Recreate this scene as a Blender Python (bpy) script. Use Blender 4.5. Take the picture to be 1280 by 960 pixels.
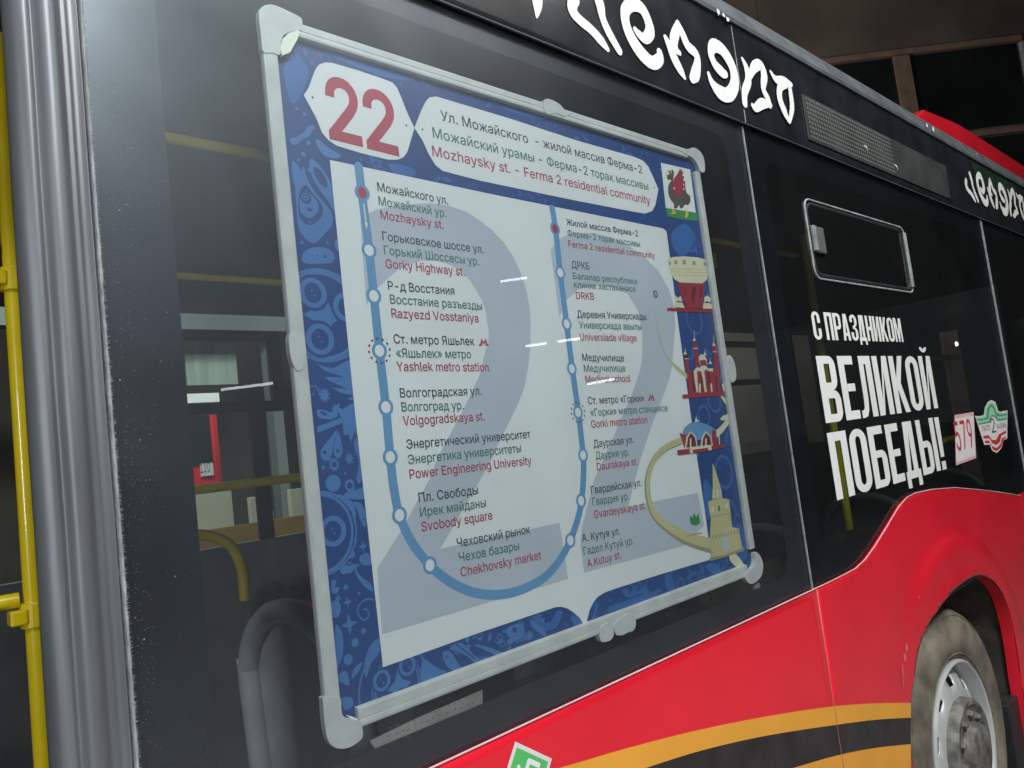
import bpy, math, random
from mathutils import Vector, Matrix
from mathutils.geometry import tessellate_polygon, delaunay_2d_cdt
random.seed(7)
for o in list(bpy.data.objects): bpy.data.objects.remove(o)
SC = bpy.context.scene
COL = SC.collection

# ------------------------------------------------------------------ camera
YAW, PIT, ROL, FPX = 0.7595376, 0.0874370838, -0.120210026, 950.0
CAM = Vector((0, -1, 1.69))
F_ = Vector((math.sin(YAW)*math.cos(PIT), math.cos(YAW)*math.cos(PIT), math.sin(PIT)))
R0 = F_.cross(Vector((0, 0, 1))).normalized()
U0 = R0.cross(F_)
R_ = R0*math.cos(ROL) + U0*math.sin(ROL)
U_ = -R0*math.sin(ROL) + U0*math.cos(ROL)
cd = bpy.data.cameras.new('camera')
cam = bpy.data.objects.new('camera', cd)
COL.objects.link(cam)
cam.matrix_world = Matrix(((R_.x, U_.x, -F_.x, CAM.x), (R_.y, U_.y, -F_.y, CAM.y), (R_.z, U_.z, -F_.z, CAM.z), (0, 0, 0, 1)))
cd.sensor_width = 36
cd.lens = FPX/1280*36
cd.clip_start = 0.02
cd.clip_end = 300
SC.camera = cam
SC.view_settings.view_transform = 'Standard'
SC.view_settings.look = 'None'
SC.view_settings.exposure = 0.0
SC.view_settings.gamma = 1

# ------------------------------------------------------------------ world: the dim air of a depot at night
w = bpy.data.worlds.new('World')
SC.world = w
w.use_nodes = True
w.node_tree.nodes['Background'].inputs[0].default_value = (0.35, 0.42, 0.5, 1)
w.node_tree.nodes['Background'].inputs[1].default_value = 0.06


def area(name, loc, target, sx, sy, power, col):
    l = bpy.data.lights.new(name, 'AREA')
    l.shape = 'RECTANGLE'
    l.size, l.size_y = sx, sy
    l.energy = power
    l.color = col
    o = bpy.data.objects.new(name, l)
    COL.objects.link(o)
    o.location = loc
    d = Vector(target)-Vector(loc)
    o.rotation_euler = d.to_track_quat('-Z', 'Y').to_euler()
    return o


KEY = area('key_or_fill_lamp', (0.1, -3.3, 5.3), (1.2, 0, 1.4), 1.6, 0.6, 360, (0.95, 1.0, 1.0))
SIDE = area('key_or_fill_lamp', (-3.0, -2.6, 2.0), (0.6, 0, 1.6), 0.5, 0.9, 48, (0.98, 1.0, 1.0))  # added eye-level light, out of view, for highlights and fill on the door edge
FILL = area('key_or_fill_lamp', (3.4, -2.3, 5.6), (3.0, 0, 1.2), 2.4, 0.5, 95, (1.0, 0.97, 0.92))  # added overhead fill, kept clear of the window's mirror view
INSIDE = area('key_or_fill_lamp', (0.6, 3.1, 4.6), (2.0, 6.5, 1.4), 3.0, 0.4, 190, (0.9, 1.0, 0.95))  # added light for the parked bus and partition beyond the far windows
BACK = area('key_or_fill_lamp', (4.5, 4.6, 4.4), (10, 6, 7.5), 2.0, 0.6, 330, (1.0, 0.9, 0.8))  # added light aimed at the gate and roof to lift them from black


# ------------------------------------------------------------------ helpers
def at(px, py, y=0.0):
    """the point of the plane y seen at a pixel of the 1280 x 960 photograph"""
    d = R_*((px-640)/FPX) - U_*((py-480)/FPX) + F_
    t = (y-CAM.y)/d.y
    return CAM + d*t


def srgb(c):
    return tuple(((v/255)/12.92 if v/255 <= .04045 else ((v/255+.055)/1.055)**2.4) for v in c)


def mat(name, c, rough=.5, metal=0., var=.12, vs=6., bump=0., bs=60., rvar=.1, spec=.5, coat=0., emit=None, es=0., stretch=None, c2=None, thr=None):
    m = bpy.data.materials.new(name)
    m.use_nodes = True
    nt = m.node_tree
    b = nt.nodes['Principled BSDF']
    b.inputs['Roughness'].default_value = rough
    b.inputs['Metallic'].default_value = metal
    b.inputs['Specular IOR Level'].default_value = spec
    b.inputs['Coat Weight'].default_value = coat
    b.inputs['Coat Roughness'].default_value = .06
    tc = nt.nodes.new('ShaderNodeTexCoord')
    mp = nt.nodes.new('ShaderNodeMapping')
    geo = nt.nodes.new('ShaderNodeNewGeometry')
    nt.links.new(geo.outputs['Position'], mp.inputs['Vector'])
    if stretch: mp.inputs['Scale'].default_value = stretch
    n = nt.nodes.new('ShaderNodeTexNoise')
    n.inputs['Scale'].default_value = vs
    n.inputs['Detail'].default_value = 7
    nt.links.new(mp.outputs[0], n.inputs['Vector'])
    r = nt.nodes.new('ShaderNodeValToRGB')
    a, z = thr if thr else (.3, .7)
    r.color_ramp.elements[0].position = a
    r.color_ramp.elements[1].position = z
    lo = tuple(max(0, v*(1-var)) for v in c)
    hi = c2 if c2 else tuple(min(1, v*(1+var)) for v in c)
    r.color_ramp.elements[0].color = (*lo, 1)
    r.color_ramp.elements[1].color = (*hi, 1)
    nt.links.new(n.outputs['Fac'], r.inputs['Fac'])
    nt.links.new(r.outputs[0], b.inputs['Base Color'])
    mr = nt.nodes.new('ShaderNodeMapRange')
    mr.inputs[3].default_value = max(0, rough-rvar)
    mr.inputs[4].default_value = min(1, rough+rvar)
    nt.links.new(n.outputs['Fac'], mr.inputs[0])
    nt.links.new(mr.outputs[0], b.inputs['Roughness'])
    if bump:
        n2 = nt.nodes.new('ShaderNodeTexNoise')
        n2.inputs['Scale'].default_value = bs
        n2.inputs['Detail'].default_value = 4
        nt.links.new(mp.outputs[0], n2.inputs['Vector'])
        bp = nt.nodes.new('ShaderNodeBump')
        bp.inputs['Strength'].default_value = bump
        bp.inputs['Distance'].default_value = .004
        nt.links.new(n2.outputs['Fac'], bp.inputs['Height'])
        nt.links.new(bp.outputs[0], b.inputs['Normal'])
    if emit:
        b.inputs['Emission Color'].default_value = (*emit, 1)
        b.inputs['Emission Strength'].default_value = es
    return m


def glass_mat(name, tint, dust=.05, haze=.05):
    m = bpy.data.materials.new(name)
    m.use_nodes = True
    nt = m.node_tree
    nt.nodes.clear()
    N, L = nt.nodes.new, nt.links.new
    out = N('ShaderNodeOutputMaterial')
    tr = N('ShaderNodeBsdfTransparent'); tr.inputs[0].default_value = (*tint, 1)
    gl = N('ShaderNodeBsdfGlossy'); gl.inputs['Roughness'].default_value = 0.0
    gh = N('ShaderNodeBsdfGlossy'); gh.inputs['Roughness'].default_value = .36; gh.inputs[0].default_value = (.8, .9, 1, 1)
    fr = N('ShaderNodeFresnel'); fr.inputs[0].default_value = 1.5
    df = N('ShaderNodeBsdfDiffuse'); df.inputs[0].default_value = (.55, .58, .6, 1)
    geo = N('ShaderNodeNewGeometry')
    n = N('ShaderNodeTexNoise'); n.inputs['Scale'].default_value = 3.2; n.inputs['Detail'].default_value = 8; n.inputs['Distortion'].default_value = .6
    L(geo.outputs['Position'], n.inputs['Vector'])
    mr = N('ShaderNodeMapRange'); mr.inputs[1].default_value = .3; mr.inputs[2].default_value = .75
    mr.inputs[3].default_value = dust*.75; mr.inputs[4].default_value = dust*1.3
    L(n.outputs['Fac'], mr.inputs[0])
    m1 = N('ShaderNodeMixShader'); L(mr.outputs[0], m1.inputs[0]); L(tr.outputs[0], m1.inputs[1]); L(df.outputs[0], m1.inputs[2])
    mh = N('ShaderNodeMath'); mh.operation = 'MULTIPLY'; mh.inputs[1].default_value = haze/ max(dust, 1e-4); L(mr.outputs[0], mh.inputs[0])
    m2 = N('ShaderNodeMixShader'); L(mh.outputs[0], m2.inputs[0]); L(m1.outputs[0], m2.inputs[1]); L(gh.outputs[0], m2.inputs[2])
    m3 = N('ShaderNodeMixShader'); L(fr.outputs[0], m3.inputs[0]); L(m2.outputs[0], m3.inputs[1]); L(gl.outputs[0], m3.inputs[2])
    # leaving the pane through its other face adds nothing more
    t2 = N('ShaderNodeBsdfTransparent'); t2.inputs[0].default_value = (1, 1, 1, 1)
    m4 = N('ShaderNodeMixShader'); L(geo.outputs['Backfacing'], m4.inputs[0]); L(m3.outputs[0], m4.inputs[1]); L(t2.outputs[0], m4.inputs[2])
    L(m4.outputs[0], out.inputs[0])
    return m


def link(name, verts, faces, m, parent=None, label=None, smooth=False):
    me = bpy.data.meshes.new(name)
    me.from_pydata([tuple(v) for v in verts], [], faces)
    me.materials.append(m)
    if smooth:
        for p in me.polygons: p.use_smooth = True
    me.update()
    o = bpy.data.objects.new(name, me)
    COL.objects.link(o)
    if parent: o.parent = parent
    if label: o['label'] = label
    return o


def empty(name, label, cat, group=None):
    o = bpy.data.objects.new(name, None)
    COL.objects.link(o)
    o['label'] = label
    o['category'] = cat
    if group: o['group'] = group
    return o


def tag(o, label, cat, group=None):
    o['label'] = label
    o['category'] = cat
    if group: o['group'] = group
    return o


def clip_mb(mb, x0, x1, z0, z1):
    V = []; Fq = []
    for f in mb.f:
        P = [Vector(mb.v[i]) for i in f]
        for ax, lim, sg in ((0, x0, 1), (0, x1, -1), (2, z0, 1), (2, z1, -1)):
            Q = []
            for i, b in enumerate(P):
                a = P[i-1]; ia, ib = (a[ax]-lim)*sg >= 0, (b[ax]-lim)*sg >= 0
                if ia != ib: Q.append(a+(b-a)*((lim-a[ax])/(b[ax]-a[ax])))
                if ib: Q.append(b)
            P = Q
            if len(P) < 3: break
        if len(P) >= 3:
            k = len(V); V += [tuple(p) for p in P]; Fq.append(tuple(range(k, k+len(P))))
    mb.v, mb.f = V, Fq


class MB:
    def __init__(s): s.v = []; s.f = []

    def add(s, v, f):
        k = len(s.v); s.v += [tuple(x) for x in v]; s.f += [tuple(i+k for i in q) for q in f]

    def box(s, x0, x1, y0, y1, z0, z1, M=None):
        v = [Vector((x, y, z)) for x in (x0, x1) for y in (y0, y1) for z in (z0, z1)]
        if M: v = [M @ p for p in v]
        s.add(v, [(0, 1, 3, 2), (4, 6, 7, 5), (0, 4, 5, 1), (2, 3, 7, 6), (0, 2, 6, 4), (1, 5, 7, 3)])
        return s

    def tube(s, pts, r, n=12, closed=False, sy=1.):
        pts = [Vector(p) for p in pts]; N = len(pts); rings = []
        up = None
        for i, p in enumerate(pts):
            a = pts[i-1] if (i or closed) else p
            b = pts[(i+1) % N] if (i < N-1 or closed) else p
            t = (b-a).normalized()
            if up is None:
                up = t.cross(Vector((0, 1, 0)))
                if up.length < .1: up = t.cross(Vector((1, 0, 0)))
                up.normalize()
            up = (up - t*up.dot(t)).normalized()
            q = t.cross(up)
            rr = r[i] if isinstance(r, (list, tuple)) else r
            rings.append([p+(up*math.cos(k*2*math.pi/n)+q*math.sin(k*2*math.pi/n)*sy)*rr for k in range(n)])
        f = []
        for i in range(N if closed else N-1):
            j = (i+1) % N
            for k in range(n):
                f.append((i*n+k, i*n+(k+1) % n, j*n+(k+1) % n, j*n+k))
        if not closed: f += [tuple(range(n))[::-1], tuple((N-1)*n+k for k in range(n))]
        s.add([p for q in rings for p in q], f)
        return s

    def prism(s, poly, y0, y1):
        """closed outline of (x, z) extruded from y0 to y1"""
        n = len(poly)
        tri = tessellate_polygon([[Vector((a, b, 0)) for a, b in poly]])
        v = [(a, y0, b) for a, b in poly]+[(a, y1, b) for a, b in poly]
        f = [t for t in tri]+[(t[0]+n, t[2]+n, t[1]+n) for t in tri]
        f += [(i, (i+1) % n, (i+1) % n+n, i+n) for i in range(n)]
        s.add(v, f)
        return s

    def lathe(s, prof, c, n=48):
        """profile of (radius, y) turned about the y axis through c"""
        k = len(prof)
        v = [(c[0]+r*math.cos(a*2*math.pi/n), c[1]+y, c[2]+r*math.sin(a*2*math.pi/n)) for a in range(n) for r, y in prof]
        f = [(a*k+i, a*k+i+1, ((a+1) % n)*k+i+1, ((a+1) % n)*k+i) for a in range(n) for i in range(k-1)]
        s.add(v, f)
        return s

    def put(s, name, m, parent=None, label=None, smooth=False, bevel=0., angle=None):
        o = link(name, s.v, s.f, m, parent, label)
        me = o.data
        import bmesh
        bm = bmesh.new(); bm.from_mesh(me); bmesh.ops.recalc_face_normals(bm, faces=bm.faces); bm.to_mesh(me); bm.free()
        if smooth:
            for p in me.polygons: p.use_smooth = True
            me.set_sharp_from_angle(angle=math.radians(angle or 40))
        if bevel:
            b = o.modifiers.new('bevel', 'BEVEL'); b.width = bevel; b.segments = 2; b.limit_method = 'ANGLE'
        return o


def box(name, x0, x1, y0, y1, z0, z1, m, parent=None, label=None, bevel=0.):
    return MB().box(x0, x1, y0, y1, z0, z1).put(name, m, parent, label, bevel=bevel)


def smooth_pts(P, closed=False, k=6):
    """Catmull-Rom through the points; keeps any number of components"""
    P = [tuple(p) for p in P]; n = len(P); out = []
    for i in range(n if closed else n-1):
        if closed: a, b, c, d = P[i-1], P[i], P[(i+1) % n], P[(i+2) % n]
        else: a, b, c, d = P[max(i-1, 0)], P[i], P[i+1], P[min(i+2, n-1)]
        for j in range(k):
            t = j/k
            out.append(tuple(.5*((2*b[q])+(-a[q]+c[q])*t+(2*a[q]-5*b[q]+4*c[q]-d[q])*t*t+(-a[q]+3*b[q]-3*c[q]+d[q])*t**3) for q in range(len(b))))
    if not closed: out.append(P[-1])
    return out


# flat print: everything printed lies as thin sheets, each a fraction of a millimetre above the last
LAY = [0]


def print_y(base, lv):
    LAY[0] = (LAY[0]+1) % 37
    return base - .00008*lv - .0000021*LAY[0]


def poly_px(name, P, m, parent, base, lv, holes=(), curve=False, frac=0):
    """a printed area whose outline is given in photograph pixels on the plane y = base"""
    y = print_y(base, lv)
    loops = [P]+list(holes)
    if curve: loops = [smooth_pts(l, True, 5) for l in loops]
    L = []
    for l in loops:
        L.append([(lambda q: Vector((q.x, q.z, 0)))(at(a, b, base)) for a, b in l])
    tri = tessellate_polygon(L)
    v = [(q.x, y, q.y) for l in L for q in l]
    return link(name, v, [t for t in tri], m, parent)


def stroke(mb, pts, y):
    """ribbon with rounded ends; pts (x, z, radius) in metres"""
    n = len(pts); L = []; Rr = []
    for i in range(n):
        a = pts[max(i-1, 0)]; b = pts[min(i+1, n-1)]
        dx, dz = b[0]-a[0], b[1]-a[1]; l = math.hypot(dx, dz) or 1
        nx, nz = -dz/l, dx/l
        L.append((pts[i][0]+nx*pts[i][2], pts[i][1]+nz*pts[i][2])); Rr.append((pts[i][0]-nx*pts[i][2], pts[i][1]-nz*pts[i][2]))

    def cap(p, q, c, r, sgn):
        a0 = math.atan2(p[1]-c[1], p[0]-c[0])
        return [(c[0]+r*math.cos(a0+sgn*math.pi*k/7), c[1]+r*math.sin(a0+sgn*math.pi*k/7)) for k in range(1, 7)]
    v = [(a, y, b) for a, b in L]+[(a, y, b) for a, b in Rr]
    f = [(i, i+1, n+i+1, n+i) for i in range(n-1)]
    k = len(v)
    e = cap(L[-1], None, pts[-1], pts[-1][2], -1); v += [(a, y, b) for a, b in e]
    f.append((n-1, *range(k, k+6), 2*n-1)); k = len(v)
    e = cap(Rr[0], None, pts[0], pts[0][2], -1); v += [(a, y, b) for a, b in e]
    f.append((n, *range(k, k+6), 0))
    mb.add(v, f)


def ellipse_m(cx, cz, rx, rz, n=28, a0=0): return [(cx+rx*math.cos(a0+i*2*math.pi/n), cz+rz*math.sin(a0+i*2*math.pi/n)) for i in range(n)]


def sheet(mb, loops, y):
    L = [[Vector((a, b, 0)) for a, b in l] for l in loops]
    tri = tessellate_polygon(L)
    mb.add([(q.x, y, q.y) for l in L for q in l], [t for t in tri])


_fontcache = {}
try:      # the sans that ships with Blender itself; without it the built-in face is used
    import os
    _face = bpy.data.fonts.load(os.path.join(bpy.utils.system_resource('DATAFILES'), 'fonts', 'Inter.woff2'))
except Exception:
    _face = None


def glyph_mesh(s, off, spacing, res):
    """outlines of the lettering, filled glyph by glyph with the non-zero rule"""
    key = (s, off, spacing, res)
    if key in _fontcache: return _fontcache[key]
    c = bpy.data.curves.new('lettering', 'FONT')
    if _face: c.font = _face
    c.body = s; c.size = 1; c.resolution_u = res; c.space_character = spacing; c.fill_mode = 'NONE'
    o = bpy.data.objects.new('lettering', c)
    COL.objects.link(o)
    bpy.context.view_layer.update()
    dg = bpy.context.evaluated_depsgraph_get()
    me = bpy.data.meshes.new_from_object(o.evaluated_get(dg))
    bpy.data.objects.remove(o)
    nxt = {}
    for e in me.edges:
        a, b = e.vertices
        nxt.setdefault(a, []).append(b); nxt.setdefault(b, []).append(a)
    seen = set(); loops = []
    for st in range(len(me.vertices)):
        if st in seen or st not in nxt: continue
        L = [st]; seen.add(st); cur = min((q for q in nxt[st]), key=lambda q: abs(q-st-1))
        while cur not in seen:
            L.append(cur); seen.add(cur)
            n_ = [q for q in nxt[cur] if q not in seen]
            if not n_: break
            cur = n_[0]
        P = [(me.vertices[i].co.x, me.vertices[i].co.y) for i in L]
        Q = [P[0]]
        for p in P[1:]:
            if abs(p[0]-Q[-1][0])+abs(p[1]-Q[-1][1]) > 1e-4: Q.append(p)
        if len(Q) > 2: loops.append(Q)
    bpy.data.meshes.remove(me)
    if off and loops:      # embolden: push every outline along its own normal
        ar = lambda l: sum(a[0]*b[1]-b[0]*a[1] for a, b in zip(l, l[1:]+l[:1]))
        sg = 1 if ar(max(loops, key=lambda l: abs(ar(l)))) > 0 else -1
        new = []
        for l in loops:
            n = len(l); Q = []
            for i in range(n):
                p, a, b = l[i], l[i-1], l[(i+1) % n]
                d1 = Vector((p[0]-a[0], p[1]-a[1])).normalized(); d2 = Vector((b[0]-p[0], b[1]-p[1])).normalized()
                n1 = Vector((d1.y, -d1.x)); n2 = Vector((d2.y, -d2.x)); m = n1+n2
                m = n1 if m.length < .2 else m/max(m.length_squared/2, .6)
                Q.append((p[0]+m.x*off*sg, p[1]+m.y*off*sg))
            new.append(Q)
        loops = new
    loops.sort(key=lambda l: min(p[0] for p in l))
    groups = []
    for l in loops:
        x0, x1 = min(p[0] for p in l), max(p[0] for p in l)
        if groups and x0 < groups[-1][1]-.004: groups[-1][0].append(l); groups[-1][1] = max(groups[-1][1], x1)
        else: groups.append([[l], x1])
    V = []; Fc = []
    for g, _ in groups:
        pts = []; ed = []
        for l in g:
            k = len(pts); pts += [Vector(p) for p in l]; ed += [(k+i, k+(i+1) % len(l)) for i in range(len(l))]
        v, e, f, *_r = delaunay_2d_cdt(pts, ed, [], 0, 1e-5)
        k = len(V); V += [Vector((p.x, p.y, 0)) for p in v]
        for t in f:
            cx = sum(v[i].x for i in t)/len(t); cy = sum(v[i].y for i in t)/len(t); w_ = 0
            for l in g:
                a = l[-1]
                for b in l:
                    if (a[1] <= cy) != (b[1] <= cy):
                        xx = a[0]+(cy-a[1])*(b[0]-a[0])/(b[1]-a[1])
                        if xx > cx: w_ += 1 if b[1] > a[1] else -1
                    a = b
            if w_: Fc.append(tuple(i+k for i in t))
    _fontcache[key] = (V, Fc)
    return V, Fc


def text(name, s, p0, p1, cap, m, parent, base, lv, off=0., maxw=None, spacing=1., split=False, label=None):
    """line of lettering from baseline point p0 to p1 (pixels) on the plane y = base, capital height in metres"""
    V, Fc = glyph_mesh(s, off, spacing, 2 if cap < .03 else 6)
    x0 = min(v.x for v in V); x1 = max(v.x for v in V)
    a = at(*p0, base); b = at(*p1, base)
    d = Vector((b.x-a.x, 0, b.z-a.z)); sx = d.length/(x1-x0); d.normalize()
    up = Vector((-d.z, 0, d.x)); up = Vector((0, 0, 1))
    hv = glyph_mesh('Н', 0., 1., 2)[0]; sy = cap/max(v.y for v in hv)
    y = print_y(base, lv)
    v = []
    for q in V:
        p = Vector((a.x, y, a.z))+d*((q.x-x0)*sx)+up*(q.y*sy)
        v.append((p.x, y, p.z))
    return link(name, v, Fc, m, parent, label)


# ------------------------------------------------------------------ materials
M = {}
M['paper'] = mat('poster_white', (.60, .62, .61), .45, var=.03, vs=3)
M['blue'] = mat('poster_blue', (.014, .050, .175), .4, var=.08, vs=5)
M['lblue'] = mat('poster_pale_blue', (.050, .15, .355), .4, var=.08, vs=8)
M['mblue'] = mat('poster_middle_blue', (.028, .105, .30), .4, var=.1, vs=8)
M['line'] = mat('route_blue', (.10, .245, .42), .4, var=.05)
M['grey2'] = mat('watermark_grey', (.38, .42, .47), .45, var=.03)
M['ink'] = mat('ink_black', (.035, .045, .055), .5, var=.1)
M['green_ink'] = mat('ink_green', (.045, .15, .105), .5, var=.1)
M['red_ink'] = mat('ink_red', (.33, .028, .055), .5, var=.1)
M['art_red'] = mat('print_red', (.26, .02, .035), .5, var=.1)
M['art_dkred'] = mat('print_dark_red', (.11, .01, .02), .5, var=.1)
M['art_cream'] = mat('print_cream', (.55, .52, .37), .5, var=.05)
M['art_tan'] = mat('print_tan', (.43, .40, .21), .5, var=.08)
M['art_olive'] = mat('print_olive', (.25, .25, .15), .5, var=.1)
M['art_green'] = mat('print_green', (.03, .2, .06), .5, var=.15)
M['art_brown'] = mat('print_brown', (.07, .055, .045), .5, var=.2)
M['gold'] = mat('print_gold', (.5, .38, .05), .5, var=.1)
M['frame'] = mat('sign_frame_plastic', (.455, .465, .445), .42, var=.10, vs=22, bump=.15, bs=90)
M['cap'] = mat('sign_corner_plastic', (.46, .47, .46), .45, var=.08, vs=30, bump=.2, bs=120)
M['frit'] = mat('black_enamel', (.012, .014, .020), .25, var=.3, vs=4)
M['cornice'] = mat('black_cornice_paint', (.014, .016, .020), .24, var=.4, vs=7, bump=.03, bs=30, coat=.3)
M['gutter'] = mat('roof_edge_grey', (.075, .085, .095), .5, var=.3, vs=9, bump=.1, bs=40)
M['seam'] = mat('grey_sealant', (.30, .32, .33), .6, var=.4, vs=30, bump=.3, bs=120)
M['red'] = mat('red_body_paint', (.72, .013, .030), .30, var=.07, vs=3.5, coat=.7, bump=.035, bs=3.5, rvar=.14)
M['orange'] = mat('orange_vinyl', (.72, .32, .04), .42, var=.06, vs=5)
M['blackv'] = mat('black_vinyl', (.030, .024, .026), .4, var=.35, vs=12)
M['white'] = mat('white_vinyl', (.70, .70, .68), .45, var=.03, vs=10)
M['rubberpost'] = mat('glossy_door_rubber', (.155, .165, .18), .44, metal=.4, var=.25, vs=7, stretch=(6, 1, .3), bump=.03, bs=14, rvar=.06)
M['sealhair'] = mat('grey_brush_seal', (.24, .255, .26), .8, var=.35, vs=80, stretch=(1, 1, .4), bump=.6, bs=300)
M['rubber'] = mat('black_rubber', (.02, .02, .024), .5, var=.3, vs=10)
M['yellow'] = mat('yellow_rail_paint', (.78, .60, .01), .3, var=.07, vs=14, coat=.4)
M['tyre'] = mat('dusty_tyre', (.10, .085, .066), .85, var=.2, vs=9, bump=.3, bs=50, c2=(.25, .215, .165))
M['rim'] = mat('silver_rim', (.58, .59, .59), .36, metal=.35, var=.12, vs=9, bump=.05)
M['hub'] = mat('grimy_hub', (.10, .095, .085), .6, metal=.2, var=.5, vs=22, bump=.5, bs=50, c2=(.24, .225, .20))
M['arch'] = mat('wheel_arch_dirt', (.055, .045, .037), .9, var=.5, vs=6, bump=.5, bs=20)
M['dark'] = mat('dark_interior_panel', (.05, .053, .056), .6, var=.3, vs=3)
M['floor'] = mat('depot_concrete', (.16, .16, .155), .75, var=.25, vs=1.2, bump=.2, bs=12)
M['ceil'] = mat('depot_roof_sheet', (.10, .085, .07), .85, var=.5, vs=.9)
M['wall'] = mat('depot_wall_paint', (.22, .25, .24), .8, var=.3, vs=.8)
M['darkwall'] = mat('depot_dark_wall', (.07, .06, .05), .85, var=.5, vs=.7)
M['steel'] = mat('brown_painted_steel', (.15, .105, .082), .6, var=.25, vs=5)
M['nightglass'] = mat('night_window_glass', (.008, .012, .012), .12, var=.5, vs=1)
M['vent'] = mat('grille_grey', (.026, .031, .029), .6, var=.25, vs=8)
M['hole'] = mat('grille_hole', (.10, .11, .10), .9)
M['chrome'] = mat('pale_rubber_gasket', (.24, .265, .26), .35, var=.35, vs=20)
M['seat'] = mat('grey_seat_shell', (.34, .36, .355), .35, var=.12, vs=12, coat=.2)
M['seatcloth'] = mat('dark_seat_cloth', (.035, .03, .045), .9, var=.4, vs=30)
M['bracket'] = mat('galvanised_bracket', (.24, .225, .205), .6, metal=.1, var=.2, vs=16)
M['beige'] = mat('beige_wall_panel', (.52, .50, .38), .7, var=.12, vs=2)
M['redseat'] = mat('red_seat_edge', (.32, .02, .05), .5, var=.2)
M['tube'] = mat('tube_light', (.9, .95, 1), .4, emit=(.93, 1, .97), es=13)
M['warm'] = mat('warm_lamp', (.9, .8, .6), .4, emit=(1, .75, .45), es=14)
M['g_emb'] = mat('emblem_green', (.06, .30, .15), .5, var=.1)
M['g_emb2'] = mat('emblem_pale_green', (.30, .52, .38), .5, var=.1)
M['r_emb'] = mat('emblem_red', (.48, .03, .04), .5, var=.1)
M['pink'] = mat('faded_pink_vinyl', (.62, .36, .38), .5, var=.1)
M['plate'] = mat('sticker_white', (.66, .62, .62), .5, var=.06, vs=20)
M['gdia'] = mat('gas_sticker_green', (.09, .46, .13), .45, var=.08)
M['glass'] = glass_mat('bus_window_glass', (.84, .875, .89), .010, .12)
M['glass2'] = glass_mat('tinted_window_glass', (.42, .46, .47), .008, .045)
M['glassfar'] = glass_mat('far_side_glass', (.8, .86, .84), .02, .01)
M['dust'] = mat('dust_speck', (.22, .235, .25), .9)
M['sparkle'] = mat('glue_flake', (.7, .78, .9), .3, spec=1)

# ------------------------------------------------------------------ the setting
o = box('floor', -40, 60, -45, 40, -.1, 0, M['floor']); o['kind'] = 'structure'
o = box('ceiling', -40, 60, -45, 40, 9.0, 9.2, M['ceil']); o['kind'] = 'structure'
o = box('wall_behind', -40, 60, 12, 12.3, 0, 9, M['darkwall']); o['kind'] = 'structure'
o = box('wall_in_front', -40, 60, -40, -39.7, 0, 9, M['darkwall']); o['kind'] = 'structure'

# ------------------------------------------------------------------ the bus
bus = empty('city_bus', 'black and red city bus with white slogan lettering and striped ribbon along its flank', 'bus')
SX = 1.956      # seam between the first and the second window
S2 = 4.155
ZC = 2.52       # lower edge of the cornice
# cornice, two lengths with the seam between them
for a, b in ((-1.6, SX-.0015), (SX+.0015, 11.0)):
    mb = MB()
    prof = [(-.008, ZC), (-.011, ZC+.003), (-.012, ZC+.012), (-.012, 2.80), (-.014, 2.812), (.06, 2.812), (.06, ZC)]
    n = len(prof)
    mb.add([(a, y, z) for y, z in prof]+[(b, y, z) for y, z in prof], [tuple(range(n)), tuple(range(n, 2*n))[::-1]]+[(i, (i+1) % n, (i+1) % n+n, i+n) for i in range(n)])
    mb.put('cornice_panel', M['cornice'], bus, bevel=.001)
box('cornice_lip', -1.6, 11, -.0130, -.0085, ZC-.0022, ZC-.0004, M['gutter'], bus)
mb = MB()
prof = [(-.020, 2.8135), (-.022, 2.825), (.012, 2.902), (.05, 2.915), (.08, 2.8135)]
n = len(prof)
mb.add([(-1.6, y, z) for y, z in prof]+[(11, y, z) for y, z in prof], [tuple(range(n)), tuple(range(n, 2*n))[::-1]]+[(i, (i+1) % n, (i+1) % n+n, i+n) for i in range(n)])
gut = mb.put('roof_edge', M['gutter'], bus)
# flaked white marks on the roof edge
for (px, py, s) in ((893, 17, 1.), (905, 26, .8), (900, 21, .6), (1155, 158, .9), (1163, 163, 1.1), (1218, 193, .5)):
    q = at(px, py, -.012)
    mb = MB()
    pts = [(q.x+s*.014*math.cos(a)*random.uniform(.4, 1.2), q.z+s*.012*math.sin(a)*random.uniform(.4, 1.2)) for a in [k*math.pi/4 for k in range(8)]]
    sheet(mb, [pts], -.0235); mb.put('flaked_paint', M['white'], gut)
# roof skin above
box('roof', -1.6, 11, .09, 2.4, 2.86, 2.90, M['dark'], bus)
box('ceiling_lining', -1.6, 11, .06, 2.4, 2.56, 2.58, M['dark'], bus)
# red pod on the roof
yp = .22
pa, pb, pc = at(1146, 142, yp), at(1187, 145, yp), at(1228, 173, yp)
zt = (at(1228, 173, yp).z+at(1280, 207, yp).z)/2
mb = MB()
prof = [(pa.x, 2.90), (pa.x+.01, pa.z-.01), (pa.x+.12, pa.z+.05), (pb.x, zt-.012), (pb.x+.2, zt), (9.5, zt), (9.5, 2.90)]
mb.prism(prof, yp, 2.2)
mb.put('roof_pod', M['red'], bus, bevel=.03)

# window panes with black enamel borders


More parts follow.
